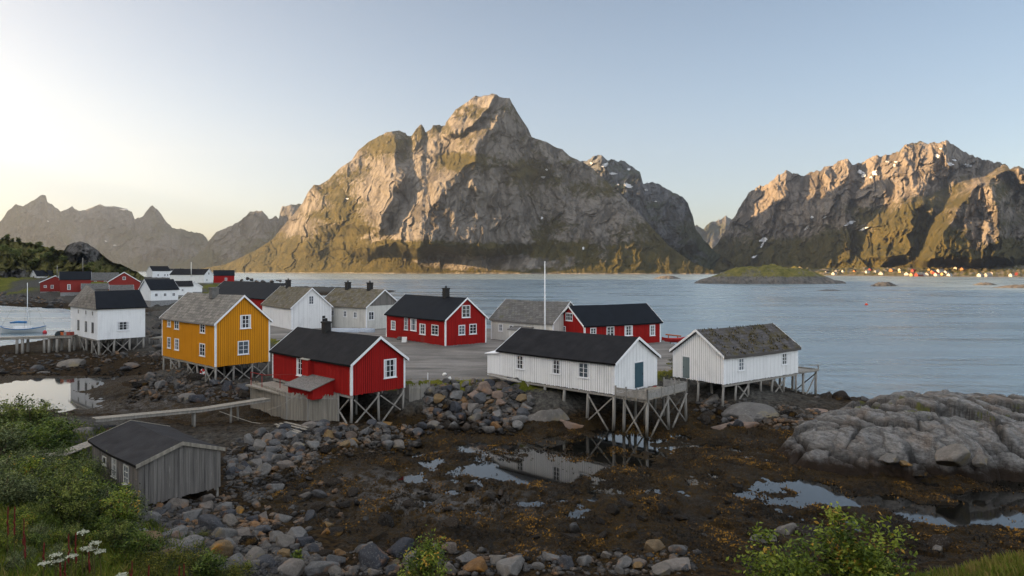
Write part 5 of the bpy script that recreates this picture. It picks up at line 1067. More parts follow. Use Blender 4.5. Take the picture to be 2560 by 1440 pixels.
def flowers():
    r = np.random.RandomState(51); RF = mat_plain('dock_red_flower', (.15, .020, .016), .8, .5, 20); WF = mat_plain('white_umbel_flower', (.46, .47, .36), .8, .25, 20); GS = mat_plain('green_flower_stem', (.09, .08, .025), .8, .3)
    def spike(h):
        root = empty('dock_plant', (0, 0, 0)); MB().tube([(0, 0, -.05), (.02, 0, h * .6), (.01, .02, h)], [.012, .01, .006], 5).build('stem', GS, root)
        MB().tube([(.01 + r.randn() * .008, r.randn() * .008, h * (.5 + .54 * k / 9)) for k in range(10)], [.012] + [r.uniform(.012, .03) * (1 - .05 * k) for k in range(8)] + [.008], 7).build('flower_head', RF, root); return root
    def umbel(h):
        root = empty('umbel_plant', (0, 0, 0)); mb = MB(); mb.tube([(0, 0, -.05), (.02, 0, h * .7), (0, 0, h * .86)], [.014, .012, .01], 5); C = []
        for k in range(14):
            a = k * 2.4; d = .095 * math.sqrt(k / 14); p = (math.cos(a) * d, math.sin(a) * d, h - .3 * d * d); mb.tube([(0, 0, h * .86), p], .004, 4, False); C.append(np.array(p) + r.randn(16, 3) * [.024, .024, .006])
        mb.build('stem', GS, root); V, Q, t = leaves(np.concatenate(C), .015, r, 2.0, 1.0); link('flower_head', npmesh('flower_head', V, Q), root, WF); return root
    sp = spike(.95); tag(sp, 'rust-red dock flower spike in the lower left meadow', 'wildflower', 'red dock spikes in the lower left meadow'); sp['_used'] = 0
    um = umbel(.85); tag(um, 'flat white umbel flower in the lower left meadow', 'wildflower', 'white umbels in the lower left meadow'); um['_used'] = 0
    for px, py in [(20, 1275), (37, 1280), (60, 1310), (62, 1350), (110, 1370), (172, 1350), (189, 1340), (222, 1375), (150, 1412), (163, 1417), (330, 1418), (372, 1428), (325, 1437), (460, 1424), (448, 1430)]:
        Y = 19 - (py - 1270) * .021 if px < 260 else 16.5; p = PD(px, py, Y); g = gz(p.x, p.y); h = max(.5, min(1.5, p.z - g + .1)); place(sp, p.x, p.y, g, h / .95 * 1.0 if False else 1.0, sz=h / .95)
    for px, py in [(238, 1357), (250, 1378), (215, 1370), (140, 1387), (110, 1408), (180, 1390), (143, 1402), (230, 1372), (208, 1330), (304, 1437)]:
        Y = 15.2; p = PD(px, py, Y); g = gz(p.x, p.y); h = max(.45, min(1.7, p.z - g)); place(um, p.x, p.y, g, 1.0, sz=h / .85)
flowers()
# ------------------------------------------------------------------ the far left village
def fh(name, label, px, py, z, yaw, s, L, W, he, hr, wall, roof, wins=(), group=None, cat='house', chim=None, base=True, **kw):
    p = P(px, py, z); h = House(name, label, cat, p.x, p.y, yaw, s, L, W, he, hr, z, wall, roof, group, batten=0, corner=False, ov=.35, og=.3, bargew=kw.pop('bargew', .35), **kw)
    for wl, q, zz, w_, ht in wins: h.window(wl, q, zz, w_, ht, 2, 2, .16, sill=False)
    if chim: h.chimney(chim, .8, 1.0)
    if base: MB().box(.1, W - .1, *sorted((s * .1, s * (L - .1))), -2.5, -.01).build('foundation', STONEW, h.r)
    return h
SL_B = FELT_B
fh('white_house', 'white house with dark blue-black roof on a stone quay in the left village', 377, 752, 3.6, 140, -1, 8.2, 8.2, 3.4, 6.4, WHITE, SL_B, [('l', 1.6, 1.2, 1.0, 1.1), ('l', 4.2, 1.2, 1.0, 1.1), ('l', 6.8, 1.2, 1.0, 1.1)])
fh('white_shed', 'small white shed with dark roof right of the house on the stone quay', 438, 738, 3.6, 125, -1, 6, 6, 3.4, 5.2, WHITE, FELT, [('l', 2.5, 1.4, .8, .9)], cat='shed')
fh('white_shed', 'small white gabled shed left of the long red hall', 470, 730, 3.6, 26, 1, 6, 5.5, 2.2, 4.2, WHITE, FELT, cat='shed')
fh('red_cabin', 'brick-red cabin with white-edged gable at the left village shore', 100, 729, 4, 30, 1, 9, 10.6, 3.9, 6.6, RED_B, FELT_B, [('g', 1.8, 1.6, 1.0, 1.0), ('g', 4.2, 1.2, 1.0, 1.5), ('g', 8.3, 1.4, 1.4, 1.3)], cat='cabin')
fh('red_barn', 'long red barn with blue-black roof behind the brick-red cabin', 150, 731, 4, 124, -1, 10.5, 8, 5.2, 8.3, RED_B, SL_B, [('l', 3, 1, 1.1, 2.2)], cat='barn')
fh('grey_roofed_house', 'red house under a wide grey slate roof in the left village', 218, 713, 4.2, 122, -1, 15.5, 9, 2.9, 7.2, RED_B, SLATE_D, [('l', 4, .8, 1.4, 1.6), ('l', 9, .8, 1.4, 1.6), ('l', 12, .8, 1.4, 1.6)])
fh('red_house', 'red gable house with round attic window and white ground floor', 270, 726, 4, 30, 1, 12, 12.4, 3.8, 8, RED_B, SLATE_D, [('g', 6.2, 4.6, 1.2, 1.4)])
fh('white_house', 'small white house with blue roof under the left hill', 92, 707, 5, 150, -1, 11, 8, 4.3, 7.6, WHITE, SL_B)
fh('white_house', 'tall white house with black roof and round bush in the left village', 381, 695, 6, 145, -1, 16, 9.5, 6.3, 10.4, WHITE, FELT, [('l', 5, 1.5, 1.5, 2), ('l', 11, 1.5, 1.5, 2), ('l', 13.5, 1.5, 1.2, 2)])
fh('long_house', 'long house with flat dark roof on the ridge of the left village', 415, 684, 7, 119, -1, 27, 10, 5.0, 8.2, WHITE, FELT, [], chim=22)
fh('white_hall', 'long white hall with black roof in the middle of the left village', 511, 707, 5, 80, 1, 24, 9, 5.2, 8.6, WHITE, FELT, [('g', 4.5, 5.0, 1.4, 1.6), ('g', 2.5, 1, 1.2, 1.4)], cat='hall')
fh('red_boat_shed', 'red shed with dark blue roof at the sea end of the left village', 534, 707, 4, 114, -1, 13.5, 9, 5.2, 8.8, RED, SL_B, [('l', 8, 1.5, 1.5, 2)], cat='shed')
fh('grey_shed', 'low grey shed with slate roof behind the white storehouse', 205, 736, 3.2, 122, -1, 9, 6, 2.2, 4.2, GREYW, SLATE_D, cat='shed')
fh('grey_shed', 'low grey annex shed beside the white cabin with weathered roof', 276, 740, 3.2, 122, -1, 7.5, 6, 2.2, 4.0, WHITE_OLD, SLATE_D, cat='shed')
fh('white_house', 'white house low behind the hill spur at the village end', 336, 668, 8, 122, -1, 10, 8, 4, 7, WHITE, FELT)
def pole(label, px, pyt, pyb, Y, r=.12, m=None, name='utility_pole', cat='pole'):
    a = PD(px, pyb, Y); b = PD(px, pyt, Y); mb = MB(); mb.tube([(0, 0, -.6), (0, 0, (b - a).z)], [r, r * .75], 8); o = mb.build(name, m or POST, None, True); o.location = a
    return tag(o, label, cat)
pole('grey wooden pole rising behind the red barn', 143, 664, 690, 275, .18); pole('tall thin pole behind the grey-roofed red house', 207, 644, 684, 300, .16); pole('thin white mast pole in front of the white hall', 478, 655, 690, 400, .22, TRIM)
def flag():
    x, y = 3.59, 74.; z = gz(x, y) - .2; zt = CAMZ + 19 * y / F; m = MB(); m.tube([(0, 0, 0), (0, 0, (zt - z) * .5), (0, 0, zt - z)], [.10, .085, .05], 10); r = empty('flagpole', (x, y, z)); tag(r, 'tall white flagpole in front of the low weathered white house', 'flagpole'); m.build('pole', TRIM, r, True)
    MB().tube([(0, 0, zt - z), (0, 0, zt - z + .12)], [.09, .05], 8).build('finial', TRIM, r); MB().box(-.25, .25, -.25, .25, -.2, .5).build('base', STONEW, r)
flag()
# ------------------------------------------------------------------ the sunlit village on the far right shore
def far_village():
    r = random.Random(7); group = 'tiny houses of the sunlit village on the far shore'
    ts = np.linspace(0, 1, 60)
    def spot(px, py):
        Yb = float(lin([(1990, 1750), (2080, 1500), (2300, 1290), (2560, 1200), (2800, 1150)], px)); best = None
        for T in ts:
            D = Yb + T * 420; z = -1.5 + 20 * T + 10 * float(sstep(2300, 2560, np.array(px))) * T; q = abs(HY + F * (CAMZ - z) / D - py)
            if best is None or q < best[0]: best = (q, D, z)
        return (px - CX) * best[1] / F, best[1], best[2]
    cols = {'w': (mat_plain('dull_white_paint', (.34, .34, .33)), 'white'), 'r': (mat_plain('faded_red_paint', (.14, .022, .016)), 'red'), 'y': (mat_plain('pale_yellow_paint', (.30, .22, .10)), 'yellow'), 'o': (mat_plain('orange_paint', (.27, .11, .04)), 'orange'), 'g': (mat_plain('grey_paint', (.2, .2, .2)), 'grey')}
    seen = {}
    lst = [(2066, 684, 'w', 9), (2086, 687, 'w', 12), (2092, 680, 'g', 8), (2108, 680, 'w', 8), (2137, 681, 'o', 8), (2167, 683, 'w', 9), (2177, 677, 'r', 11), (2190, 682, 'g', 8), (2207, 687, 'w', 14), (2231, 679, 'o', 13), (2251, 677, 'w', 9), (2252, 682, 'y', 9), (2271, 688, 'w', 13), (2284, 680, 'r', 11), (2281, 690, 'y', 10), (2295, 691, 'r', 14), (2306, 688, 'w', 8), (2321, 690, 'w', 12), (2325, 677, 'y', 8), (2332, 683, 'o', 10), (2338, 686, 'r', 12), (2348, 681, 'w', 12), (2342, 690, 'w', 10), (2358, 689, 'y', 9), (2366, 684, 'w', 9), (2392, 673, 'w', 11), (2408, 676, 'o', 11), (2375, 691, 'w', 10), (2452, 692, 'w', 11), (2468, 692, 'g', 12), (2482, 687, 'w', 8), (2530, 691, 'w', 9), (2545, 688, 'r', 8)]
    for px, py, c, L in lst:
        x, y, z = spot(px, py); w_, nm = cols[c]; W = L * .62; he = 3.6 + r.random(); yaw = r.uniform(95, 150)
        lb = 'tiny %s house in the sunlit village on the far right shore' % nm
        h = House('village_house', lb, 'house', x, y, yaw, -1, L, W, he, he + W * .45, z - .3, w_, r.choice([FELT, SLATE, SLATE_D, RED_B]), 'tiny %s houses on the far right shore' % nm, batten=0, corner=False, bargew=0, ov=.3, og=.3, sag=0)
        MB().box(.1, W - .1, *sorted((-.1, -L + .1)), -3, -.01).build('foundation', STONEW, h.r)
far_village()
# ------------------------------------------------------------------ things around the houses
def deck_front():
    h = white_front; r = empty('timber_deck', h.r.location, h.r.rotation_euler.z); tag(r, 'weathered plank deck with low board rail at the gable of the long white boathouse', 'deck')
    m = MB(); rnd = random.Random(3); W = 6.1; d = 3.1
    for i in range(17): y = -.06 - i * .18; m.box(-.05, W, y - .165, y, -.10, -.055 + rnd.uniform(-.006, .006))
    m.build('deck_boards', PLANK, r); m = MB()
    for x in (.15, W / 2, W - .15): m.box(x - .08, x + .08, -d, -.05, -.30, -.105)
    m.build('beam', POST, r)
    def rail(pts, nm, n_):
        m = MB()
        for a, b in zip(pts, pts[1:]):
            for k in range(n_): q = .06 + k * .125; j = rnd.uniform(-.02, .02); m.bar((a[0], a[1], q + j), (b[0], b[1], q - j), .035, .105)
        m.build('rail_boards', m_, r); 
        for a, b in zip(pts, pts[1:]):
            for t in np.linspace(0, 1, 4): p = Vector((*a, 0)).lerp(Vector((*b, 0)), t); MB().box(p.x - .05, p.x + .05, p.y - .05, p.y + .05, -.2, .74).build('rail_post', POST, r)
    SILV = mat_plain('silver_grey_boards', (.33, .315, .295), .85, .45, 3.5); m_ = SILV; rail([(-.05, -.15), (-.05, -d)], 'rail', 5); m_ = SILV; rail([(-.05, -d), (W, -d)], 'rail', 5); m_ = SILV; rail([(W, -d), (W, -.9)], 'rail', 5)
    P_ = {}
    for i, x in enumerate((.1, 3.1, 6.0)):
        for j, y in enumerate((-d + .1, -.9)):
            wx, wy = h.world(x, y); g = gz(wx, wy) - .3 - 3; t_ = Vector((x, y, -.3)); b = Vector((x + rnd.uniform(-.1, .1), y + rnd.uniform(-.1, .1), g)); MB().tube([t_, (t_ + b) / 2, b], [.12, .125, .13], 8).build('post', POST, r, True); P_[i, j] = (t_, b)
    for a, b in (((0, 0), (1, 0)), ((1, 0), (2, 0)), ((0, 0), (0, 1)), ((2, 0), (2, 1))):
        for p, q in ((P_[a][0], P_[b][1]), (P_[b][0], P_[a][1])):
            e = Vector((0, -.15, 0)) if a[1] == b[1] else Vector((-.15 if a[0] == 0 else .15, 0, 0)); MB().bar(p + e, p.lerp(q, .88) + e, .12, .09).build('brace', POST, r)
    # nets, ropes and boards lying on the deck
    RP = mat_plain('pale_rope', (.42, .38, .31), .9, .3); m = MB()
    for k in range(5): a = [(3.2 + .8 * math.cos(t * .5 + k) * (1 + .1 * k), -1.7 + .6 * math.sin(t * .5 + k), .0 + .05 * k) for t in range(13)]; m.tube(a, .03, 5)
    o = m.build('rope_coil', RP); o.location = r.location; o.rotation_euler = r.rotation_euler; tag(o, 'heap of pale rope and net lying on the plank deck', 'rope')
    for k, (x, y, a, L) in enumerate(((4.2, -.8, .2, 2.4), (4.6, -2.0, -.1, 2.2), (2.0, -.7, .1, 1.6))):
        m = MB(); m.bar((-L / 2, 0, .05), (L / 2, 0, .09), .16, .05); o = m.build('loose_board', PLANK if k else RED_B); c, s_ = h.world(x, y); o.location = (c, s_, 2.97); o.rotation_euler = (0, 0, r.rotation_euler.z + a)
        tag(o, ['long reddish board lying at the back of the plank deck', 'grey board lying near the outer rail of the deck', 'short grey board lying before the blue-grey door'][k], 'board')
deck_front()
def deck_right():
    h = white_right; r = empty('timber_deck', h.r.location, h.r.rotation_euler.z); tag(r, 'dark timber landing on tall posts behind the turf-roofed boathouse', 'deck'); L = h.L; m = MB(); rnd = random.Random(5)
    for i in range(17): y = -(L + .05 + i * .2); m.box(-.2, 5.2, y - .18, y, -.12, -.06)
    m.build('deck_boards', POST, r); m = MB(); m.bar((-.2, -L - 3.4, .02), (5.2, -L - 3.4, .02), .1, .16); m.bar((-.2, -L - .1, .02), (-.2, -L - 3.4, .02), .1, .16); m.bar((-.2, -L - 1.9, .55), (-.2, -L - 3.4, .5), .08, .08); m.bar((-.2, -L - 3.4, -.1), (-.2, -L - 3.4, .55), .09, .09); m.build('rail', POST, r)
    for x in (0, 2.5, 5): 
        for y in (L + 1.0, L + 3.3):
            wx, wy = h.world(x, -y); g = min(gz(wx, wy), -.2) - .4 - 3; MB().tube([(x, -y, -.12), (x + rnd.uniform(-.08, .08), -y, g)], [.12, .13], 8).build('post', POST, r, True)
    MB().bar((-.13, -L - 3.2, -.3), (-.13, -L - 1.0, -2.6), .1, .09).build('brace', POST, r); MB().bar((0, -L - 3.42, -.3), (2.4, -L - 3.42, -2.5), .1, .09).build('brace', POST, r)
    m = MB(); m.tube([(0, 0, 0), (.1, .1, .3), (.05, .2, .5)], [.42, .34, .08], 8); o = m.build('tarpaulin_heap', mat_plain('dark_blue_tarp', (.02, .03, .07), .6, .3)); x, y = h.world(1.0, -(L + .9)); o.location = (x, y, 2.94); tag(o, 'dark blue tarpaulin heap on the timber landing', 'tarpaulin')
deck_right()
def planks_fence(name, label, pts, ztop, m_, seed, wj=.12):
    r = empty(name, (pts[0][0], pts[0][1], 0)); tag(r, label, 'fence'); rnd = random.Random(seed); o = Vector((pts[0][0], pts[0][1], 0))
    for a, b in zip(pts, pts[1:]):
        a = Vector((*a, 0)) - o; b = Vector((*b, 0)) - o; L = (b - a).length; d = (b - a) / L; nn = Vector((-d.y, d.x, 0)); m = MB(); q = 0
        while q < L:
            w_ = rnd.uniform(.06, .13); p0 = a + d * q + nn * rnd.uniform(-.015, .015); p1 = a + d * min(q + w_ - .012, L) + nn * rnd.uniform(-.015, .015); g = gz(p0.x + o.x, p0.y + o.y) - .25; t_ = ztop + rnd.uniform(-.14, .10)
            m.add([p0 + Vector((0, 0, g)), p1 + Vector((0, 0, g)), p1 + Vector((0, 0, t_)), p0 + Vector((0, 0, t_)), p0 + nn * .03 + Vector((0, 0, g)), p1 + nn * .03 + Vector((0, 0, g)), p1 + nn * .03 + Vector((0, 0, t_)), p0 + nn * .03 + Vector((0, 0, t_))], [(0, 1, 2, 3), (7, 6, 5, 4), (0, 3, 7, 4), (1, 5, 6, 2), (3, 2, 6, 7)]); q += w_
        m.build('plank_panel', m_, r)
    for p in pts:
        g = gz(*p) - .3; MB().tube([(p[0] - o.x, p[1] - o.y, g), (p[0] - o.x, p[1] - o.y, ztop + .05)], .07, 8).build('post', POST, r)
    m = MB()
    for a, b in zip(pts, pts[1:]):
        m.bar((a[0] - o.x, a[1] - o.y, ztop - .3), (b[0] - o.x, b[1] - o.y, ztop - .3), .07, .12)
    m.build('top_rail', POST, r)
planks_fence('plank_fence', 'tall grey plank fence folded around the foot of the red boathouse', [(-23.9, 62.0), (-18.6, 55.9), (-16.6, 55.0), (-14.1, 55.0)], 2.85, PLANK, 3)
planks_fence('plank_bulkhead', 'curved dark plank bulkhead between red boathouse and rubble slope', [(-10.0, 59.3), (-8.9, 58.7), (-7.9, 58.9), (-7.3, 59.8), (-7.4, 61.4)], 3.05, POST, 5)
def gangway():
    r = empty('gangway', (0, 0, 0)); tag(r, 'long grey plank gangway sloping from the hillside to the plank fence', 'gangway'); a = PD(235, 1046, 47.0); b = PD(500, 1022, 52.5); c = PD(668, 996, 57.5); rnd = random.Random(2); up = Vector((0, 0, 1))
    r.location = a; 
    for p, q in ((a, b), (b, c)):
        d = (q - p); d.normalize(); n_ = d.cross(up).normalized(); m = MB()
        for k in range(5): e = n_ * (k - 2) * .19; m.bar(p + e - a, q + e - a + Vector((0, 0, rnd.uniform(-.01, .02))), .175, .05)
        m.build('plank_deck', PLANK, r); m = MB()
        for k in (-1, 1): e = n_ * k * .38 - up * .12; m.bar(p + e - a, q + e - a, .10, .15)
        m.build('side_beam', POST, r)
    for q, s in ((PD(492, 1023, 52.4), 0), (PD(476, 1024, 51.9), 1), (PD(582, 1010, 55), 0), (PD(590, 1008, 55.4), 1)):
        g = gz(q.x, q.y) - .3; MB().tube([(q.x - a.x, q.y - a.y + (.35 if s else -.35), q.z - .15 - a.z), (q.x - a.x, q.y - a.y + (.4 if s else -.4), g - a.z)], [.085, .1], 8).build('post', POST, r, True)
gangway()
def boardwalk():
    r = empty('boardwalk', (0, 0, 0)); tag(r, 'old silvery boardwalk leading through the bushes to the plank shed', 'boardwalk'); a, b, c = PD(75, 1142, 37.5), PD(150, 1136, 37.5), PD(232, 1106, 39.6); rnd = random.Random(6); r.location = a
    for p, q in ((a, b), (b, c)):
        d = (q - p).normalized(); n_ = d.cross(Vector((0, 0, 1))).normalized(); m = MB()
        for k in range(4): e = n_ * (k - 1.5) * .24; m.bar(p + e - a - d * rnd.uniform(0, .3), q + e - a + d * rnd.uniform(0, .3), .21, .05)
        m.build('plank_deck', PLANK, r)
    for q in (b, c.lerp(b, .15)): MB().tube([(q.x - a.x, q.y - a.y, q.z - a.z - .05), (q.x - a.x, q.y - a.y, gz(q.x, q.y) - .3 - a.z)], .08, 8).build('post', POST, r)
boardwalk()
def jetty():
    r = empty('jetty', (0, 0, 0)); tag(r, 'long low timber jetty running from the left edge to the white storehouse', 'jetty'); a = PD(-60, 846, 99); b = PD(188, 838, 101); r.location = a; d = (b - a).normalized(); n_ = d.cross(Vector((0, 0, 1))).normalized(); L = (b - a).length; m = MB(); k = 0
    while k < L: p = d * k; m.bar(p - n_ * .9, p + n_ * .9, .2, .06); k += .22
    m.build('deck_boards', PLANK, r); m = MB(); m.bar(-n_ * .8 - Vector((0, 0, .17)), b - a - n_ * .8 - Vector((0, 0, .17)), .16, .26); m.bar(n_ * .8 - Vector((0, 0, .17)), b - a + n_ * .8 - Vector((0, 0, .17)), .16, .26); m.build('beam', POST, r)
    for px in (-30, 48, 62, 116, 128, 148, 180):
        q = a + d * ((px + 60) / 248 * L)
        for s in (-1, 1): p = q + n_ * s * .7; MB().tube([(p.x - a.x, p.y - a.y, -.2), (p.x - a.x, p.y - a.y, gz(p.x, p.y) - .5 - a.z)], [.17, .2], 8).build('post', POST, r, True)
jetty()
def landing():
    """ramshackle grey landing stage between the storehouse and the yellow house"""
    p = P(372, 865, 1.4); r = empty('landing_stage', (p.x, p.y, 0)); tag(r, 'ramshackle grey landing stage between white storehouse and yellow house', 'landing stage'); rnd = random.Random(9)
    for k, (x0, x1, y0, y1, z) in enumerate(((-.6, 3.0, 1, 6, 2.5), (.2, 3.6, 6, 11, 3.2), (-.2, 2.6, 11, 15, 3.6))):
        m = MB(); y = y0
        while y < y1: m.box(x0, x1, y, y + .19, z - .06, z + rnd.uniform(-.02, .02)); y += .21
        m.build('deck_boards', PLANK, r)
        for x in (x0 + .1, (x0 + x1) / 2, x1 - .1):
            for y in (y0 + .1, y1 - .1): MB().tube([(x, y, z), (x, y, gz(p.x + x, p.y + y) - .3)], .12, 7).build('post', POST, r)
        m = MB()
        for q in range(4): m.box(x0 + q * .9, x0 + q * .9 + .7, y0 + .02, y0 + .06, z - 1.5, z - .3)
        m.build('skirt_boards', GREYW, r)
    h = House('grey_hut', 'low whitewashed hut with weathered grey roof between storehouse and yellow house', 'hut', p.x + .2, p.y + 13, 20, 1, 5, 3.4, 1.8, 2.6, 3.0, WHITE_OLD, SLATE_D, batten=0, corner=False, bargew=.1)
    for k in range(3): MB().tube([(.3 + k * 1.2, .3, -.05), (.3 + k * 1.2, .3, -3)], .1, 7).build('post', POST, h.r)
landing()
def ring(label, loc, R, r_, rot):
    m = MB(); n_, k = 24, 8; V = []; Q = []
    for i in range(n_):
        a = 6.28318 * i / n_
        for j in range(k): b = 6.28318 * j / k; V.append(((R + r_ * math.cos(b)) * math.cos(a), r_ * math.sin(b), (R + r_ * math.cos(b)) * math.sin(a))); Q.append((i * k + j, ((i + 1) % n_) * k + j, ((i + 1) % n_) * k + (j + 1) % k, i * k + (j + 1) % k))
    red = mat_plain('life_ring_red', (.50, .03, .02), .5, .2); wh = TRIM; rt = empty('life_ring', loc, rot); tag(rt, label, 'life ring')
    MB().add(V, [q for q in Q if (q[0] // k) % 6 > 1]).build('ring', red, rt, True); MB().add([tuple(c * 1.01 for c in v) for v in V], [q for q in Q if (q[0] // k) % 6 <= 1]).build('white_band', wh, rt, True)
    MB().box(-.2, .2, .06, .09, -.2, .2).build('backing_board', TRIM, rt)
q = P(507, 933, 1.95); ring('red and white life ring hanging under the yellow house', (q.x, q.y, q.z), .36, .11, R_(-35))
def rope(label, pts, r_=.022):
    pts = [Vector(p) for p in pts]; o = pts[0]; m = MB(); m.tube([p - o for p in pts], r_, 6); b = m.build('rope', mat_plain('mooring_rope', (.34, .31, .26), .9, .3)); b.location = o; tag(b, label, 'rope')
rope('slack pale rope hanging from the plank fence to the shore', [PD(750, 985, 55), PD(730, 995, 54.8), PD(705, 1012, 54.7), PD(680, 1022, 54.6), PD(668, 1026, 54.5)])
rope('slack pale rope hanging below the gangway', [PD(548, 1028, 53.5), PD(575, 1038, 53.6), PD(602, 1047, 53.8), PD(630, 1056, 54), PD(655, 1059, 54), PD(690, 1062, 53.6)])
def loose_planks():
    L_ = ['longest pale plank of the bundle below the plank fence', 'pale plank lying across the bundle below the fence', 'thin weathered plank in front of the plank bundle', 'short broad plank under the plank bundle']
    for k, (x0, y0, x1, y1) in enumerate(((688, 1060, 752, 1080), (700, 1058, 765, 1074), (694, 1066, 745, 1083), (712, 1055, 770, 1069))):
        a = P(x0, y0, 1.28 + .02 * k); b = P(x1, y1, 1.30 + .02 * k); m = MB(); m.bar((0, 0, 0), b - a, .2, .05); o = m.build('loose_plank', PLANK); o.location = a; tag(o, L_[k], 'plank')
    for k, (x0, y0, x1, y1) in enumerate(((1218, 928, 1262, 938), (1222, 934, 1280, 945), (1235, 942, 1290, 950), (1225, 938, 1300, 955))):
        a = P(x0, y0, 3.1 + .12 * k); b = P(x1, y1, 3.1 + .12 * k); m = MB(); m.bar((0, 0, 0), b - a, .35, .09); o = m.build('stacked_timber', POST); o.location = a; tag(o, ['topmost', 'second', 'third', 'lowest'][3 - k] + ' timber of the dark stack left of the long white boathouse', 'timber')
    for px, py, s, l in ((1112, 938, .30, 'white stone on the grass edge of the gravel yard'), (1125, 948, .24, 'small white stone beside the grass edge of the yard')):
        x, y, z = [float(v[0]) for v in hit_ground([px], [py])]; boulder(x, y, z + .05, s, mat_plain('white_stone', (.6, .6, .58)), label=l, name='stone', cat='stone')
loose_planks()
p = P(1069, 949, 3.0); o = MB().tube([(0, 0, -.3), (.02, 0, .62)], [.05, .04], 8).build('marker_post', TRIM); o.location = p; tag(o, 'short white marker post at the edge of the gravel yard', 'post')
def boat_hull(L, B, D, n=14, k=7, sheer=.25, trans=False):
    V = []; Q = []
    for i in range(n + 1):
        t = i / n; w_ = B / 2 * (math.sin(math.pi * min(t * .62 + .19 if trans else t, 1)) ** .6 if 0 < t < 1 else (.75 if trans and t == 0 else .02)); sh = sheer * (2 * t - 1) ** 2; kz = .12 * D * (2 * t - 1) ** 4
        for j in range(2 * k + 1): a = (j - k) / k; V.append((L * (t - .5), w_ * math.copysign(abs(a) ** .8, a), D * (abs(a) ** 2.2) * (1 - 0) + (sh if abs(a) > .9 else sh * abs(a) ** 2) + kz))
    m_ = 2 * k + 1
    for i in range(n):
        for j in range(m_ - 1): Q.append((i * m_ + j, (i + 1) * m_ + j, (i + 1) * m_ + j + 1, i * m_ + j + 1))
    return V, Q, m_
def sailboat():
    q = P(58, 832, 0); r = empty('sailing_boat', (q.x, q.y, -.25), R_(8)); tag(r, 'blue and white sailing boat with bare mast moored beyond the jetty', 'sailing boat'); V, Q, m_ = boat_hull(8.6, 2.5, 1.15, sheer=.45)
    BL = mat_plain('boat_blue', (.04, .16, .36), .4, .15); LB = mat_plain('boat_off_white', (.50, .52, .53), .4, .25); MB().add(V, Q).build('hull', LB, r, True)
    st = MB(); n_ = 14; 
    for s in (0, m_ - 1): st.tube([Vector(V[i * m_ + s]) + Vector((0, 0, -.08)) for i in range(n_ + 1)], .09, 6)
    st.build('gunwale', BL, r); dk = MB(); dk.add([V[i * m_ + s] for i in range(n_ + 1) for s in (0, m_ - 1)], [(2 * i, 2 * i + 1, 2 * i + 3, 2 * i + 2) for i in range(n_)]); o = dk.build('deck', mat_plain('pale_deck', (.55, .5, .42)), r); o.location.z = -.05
    MB().box(-1.6, 1.3, -.7, .7, 1.1, 1.6).build('cabin', TRIM, r); MB().tube([(.8, 0, 1.3), (.8, 0, 10.6)], [.09, .06], 8).build('mast', TRIM, r, True); MB().tube([(.8, 0, 2.2), (-2.6, 0, 2.2)], .06, 8).build('boom', TRIM, r); MB().tube([(.7, 0, 2.42), (-1, 0, 2.5), (-2.5, 0, 2.36)], [.22, .26, .15], 8).build('furled_sail', BL, r, True)
    m = MB(); 
    for e in ((4.2, 0, 1.5), (-4.2, 0, 1.5), (.8, 1.2, 1.2), (.8, -1.2, 1.2)): m.tube([(.8, 0, 10.3), e], .018, 4)
    m.build('rigging', BRICK, r)
    q = P(112, 834, 0); b = empty('fender_buoy', (q.x, q.y, 0)); MB().tube([(0, 0, -.2), (0, 0, .1), (0, 0, .45), (0, 0, .7)], [.1, .4, .38, .12], 10).build('float', mat_plain('red_float', (.5, .04, .05), .5), b, True); MB().tube([(0, 0, .7), (0, 0, .85)], .05, 6).build('eye', TRIM, b); tag(b, 'red float lying beside the stern of the sailing boat', 'buoy')
sailboat()
def rowboat(label, px, py, z, L, yaw, mat, upside=False, dy=0):
    p = P(px, py, z); r = empty('rowing_boat', (p.x, p.y, z), R_(yaw)); tag(r, label, 'rowing boat'); V, Q, m_ = boat_hull(L, L * .34, .55, 12, 6, .2)
    if upside: V = [(x, y, .62 - zz) for x, y, zz in V]
    MB().add(V, Q).build('hull', mat, r, True); m = MB()
    if not upside:
        for t in (-.2, .08, .3): m.box(L * t - .1, L * t + .1, -L * .13, L * .13, .4, .44)
        m.build('thwart', PLANK, r)
    else: m.tube([(-L * .4, 0, .62), (L * .4, 0, .62)], .035, 6); m.build('keel', PLANK, r)
SIL = mat_plain('silver_boat_paint', (.34, .38, .44), .5, .3); RB_ = mat_plain('red_boat_paint', (.45, .03, .03), .5, .3)
rowboat('upturned silvery rowing boat in front of the low mossy-roofed house', 868, 830, 3.5, 5.2, -6, SIL, True)
rowboat('second upturned silvery rowing boat nearer the red house', 905, 830, 3.5, 4.2, -10, SIL, True)
rowboat('red rowing boat drawn up beside the red house near the sea', 1688, 856, 3.0, 4.0, 12, RB_)
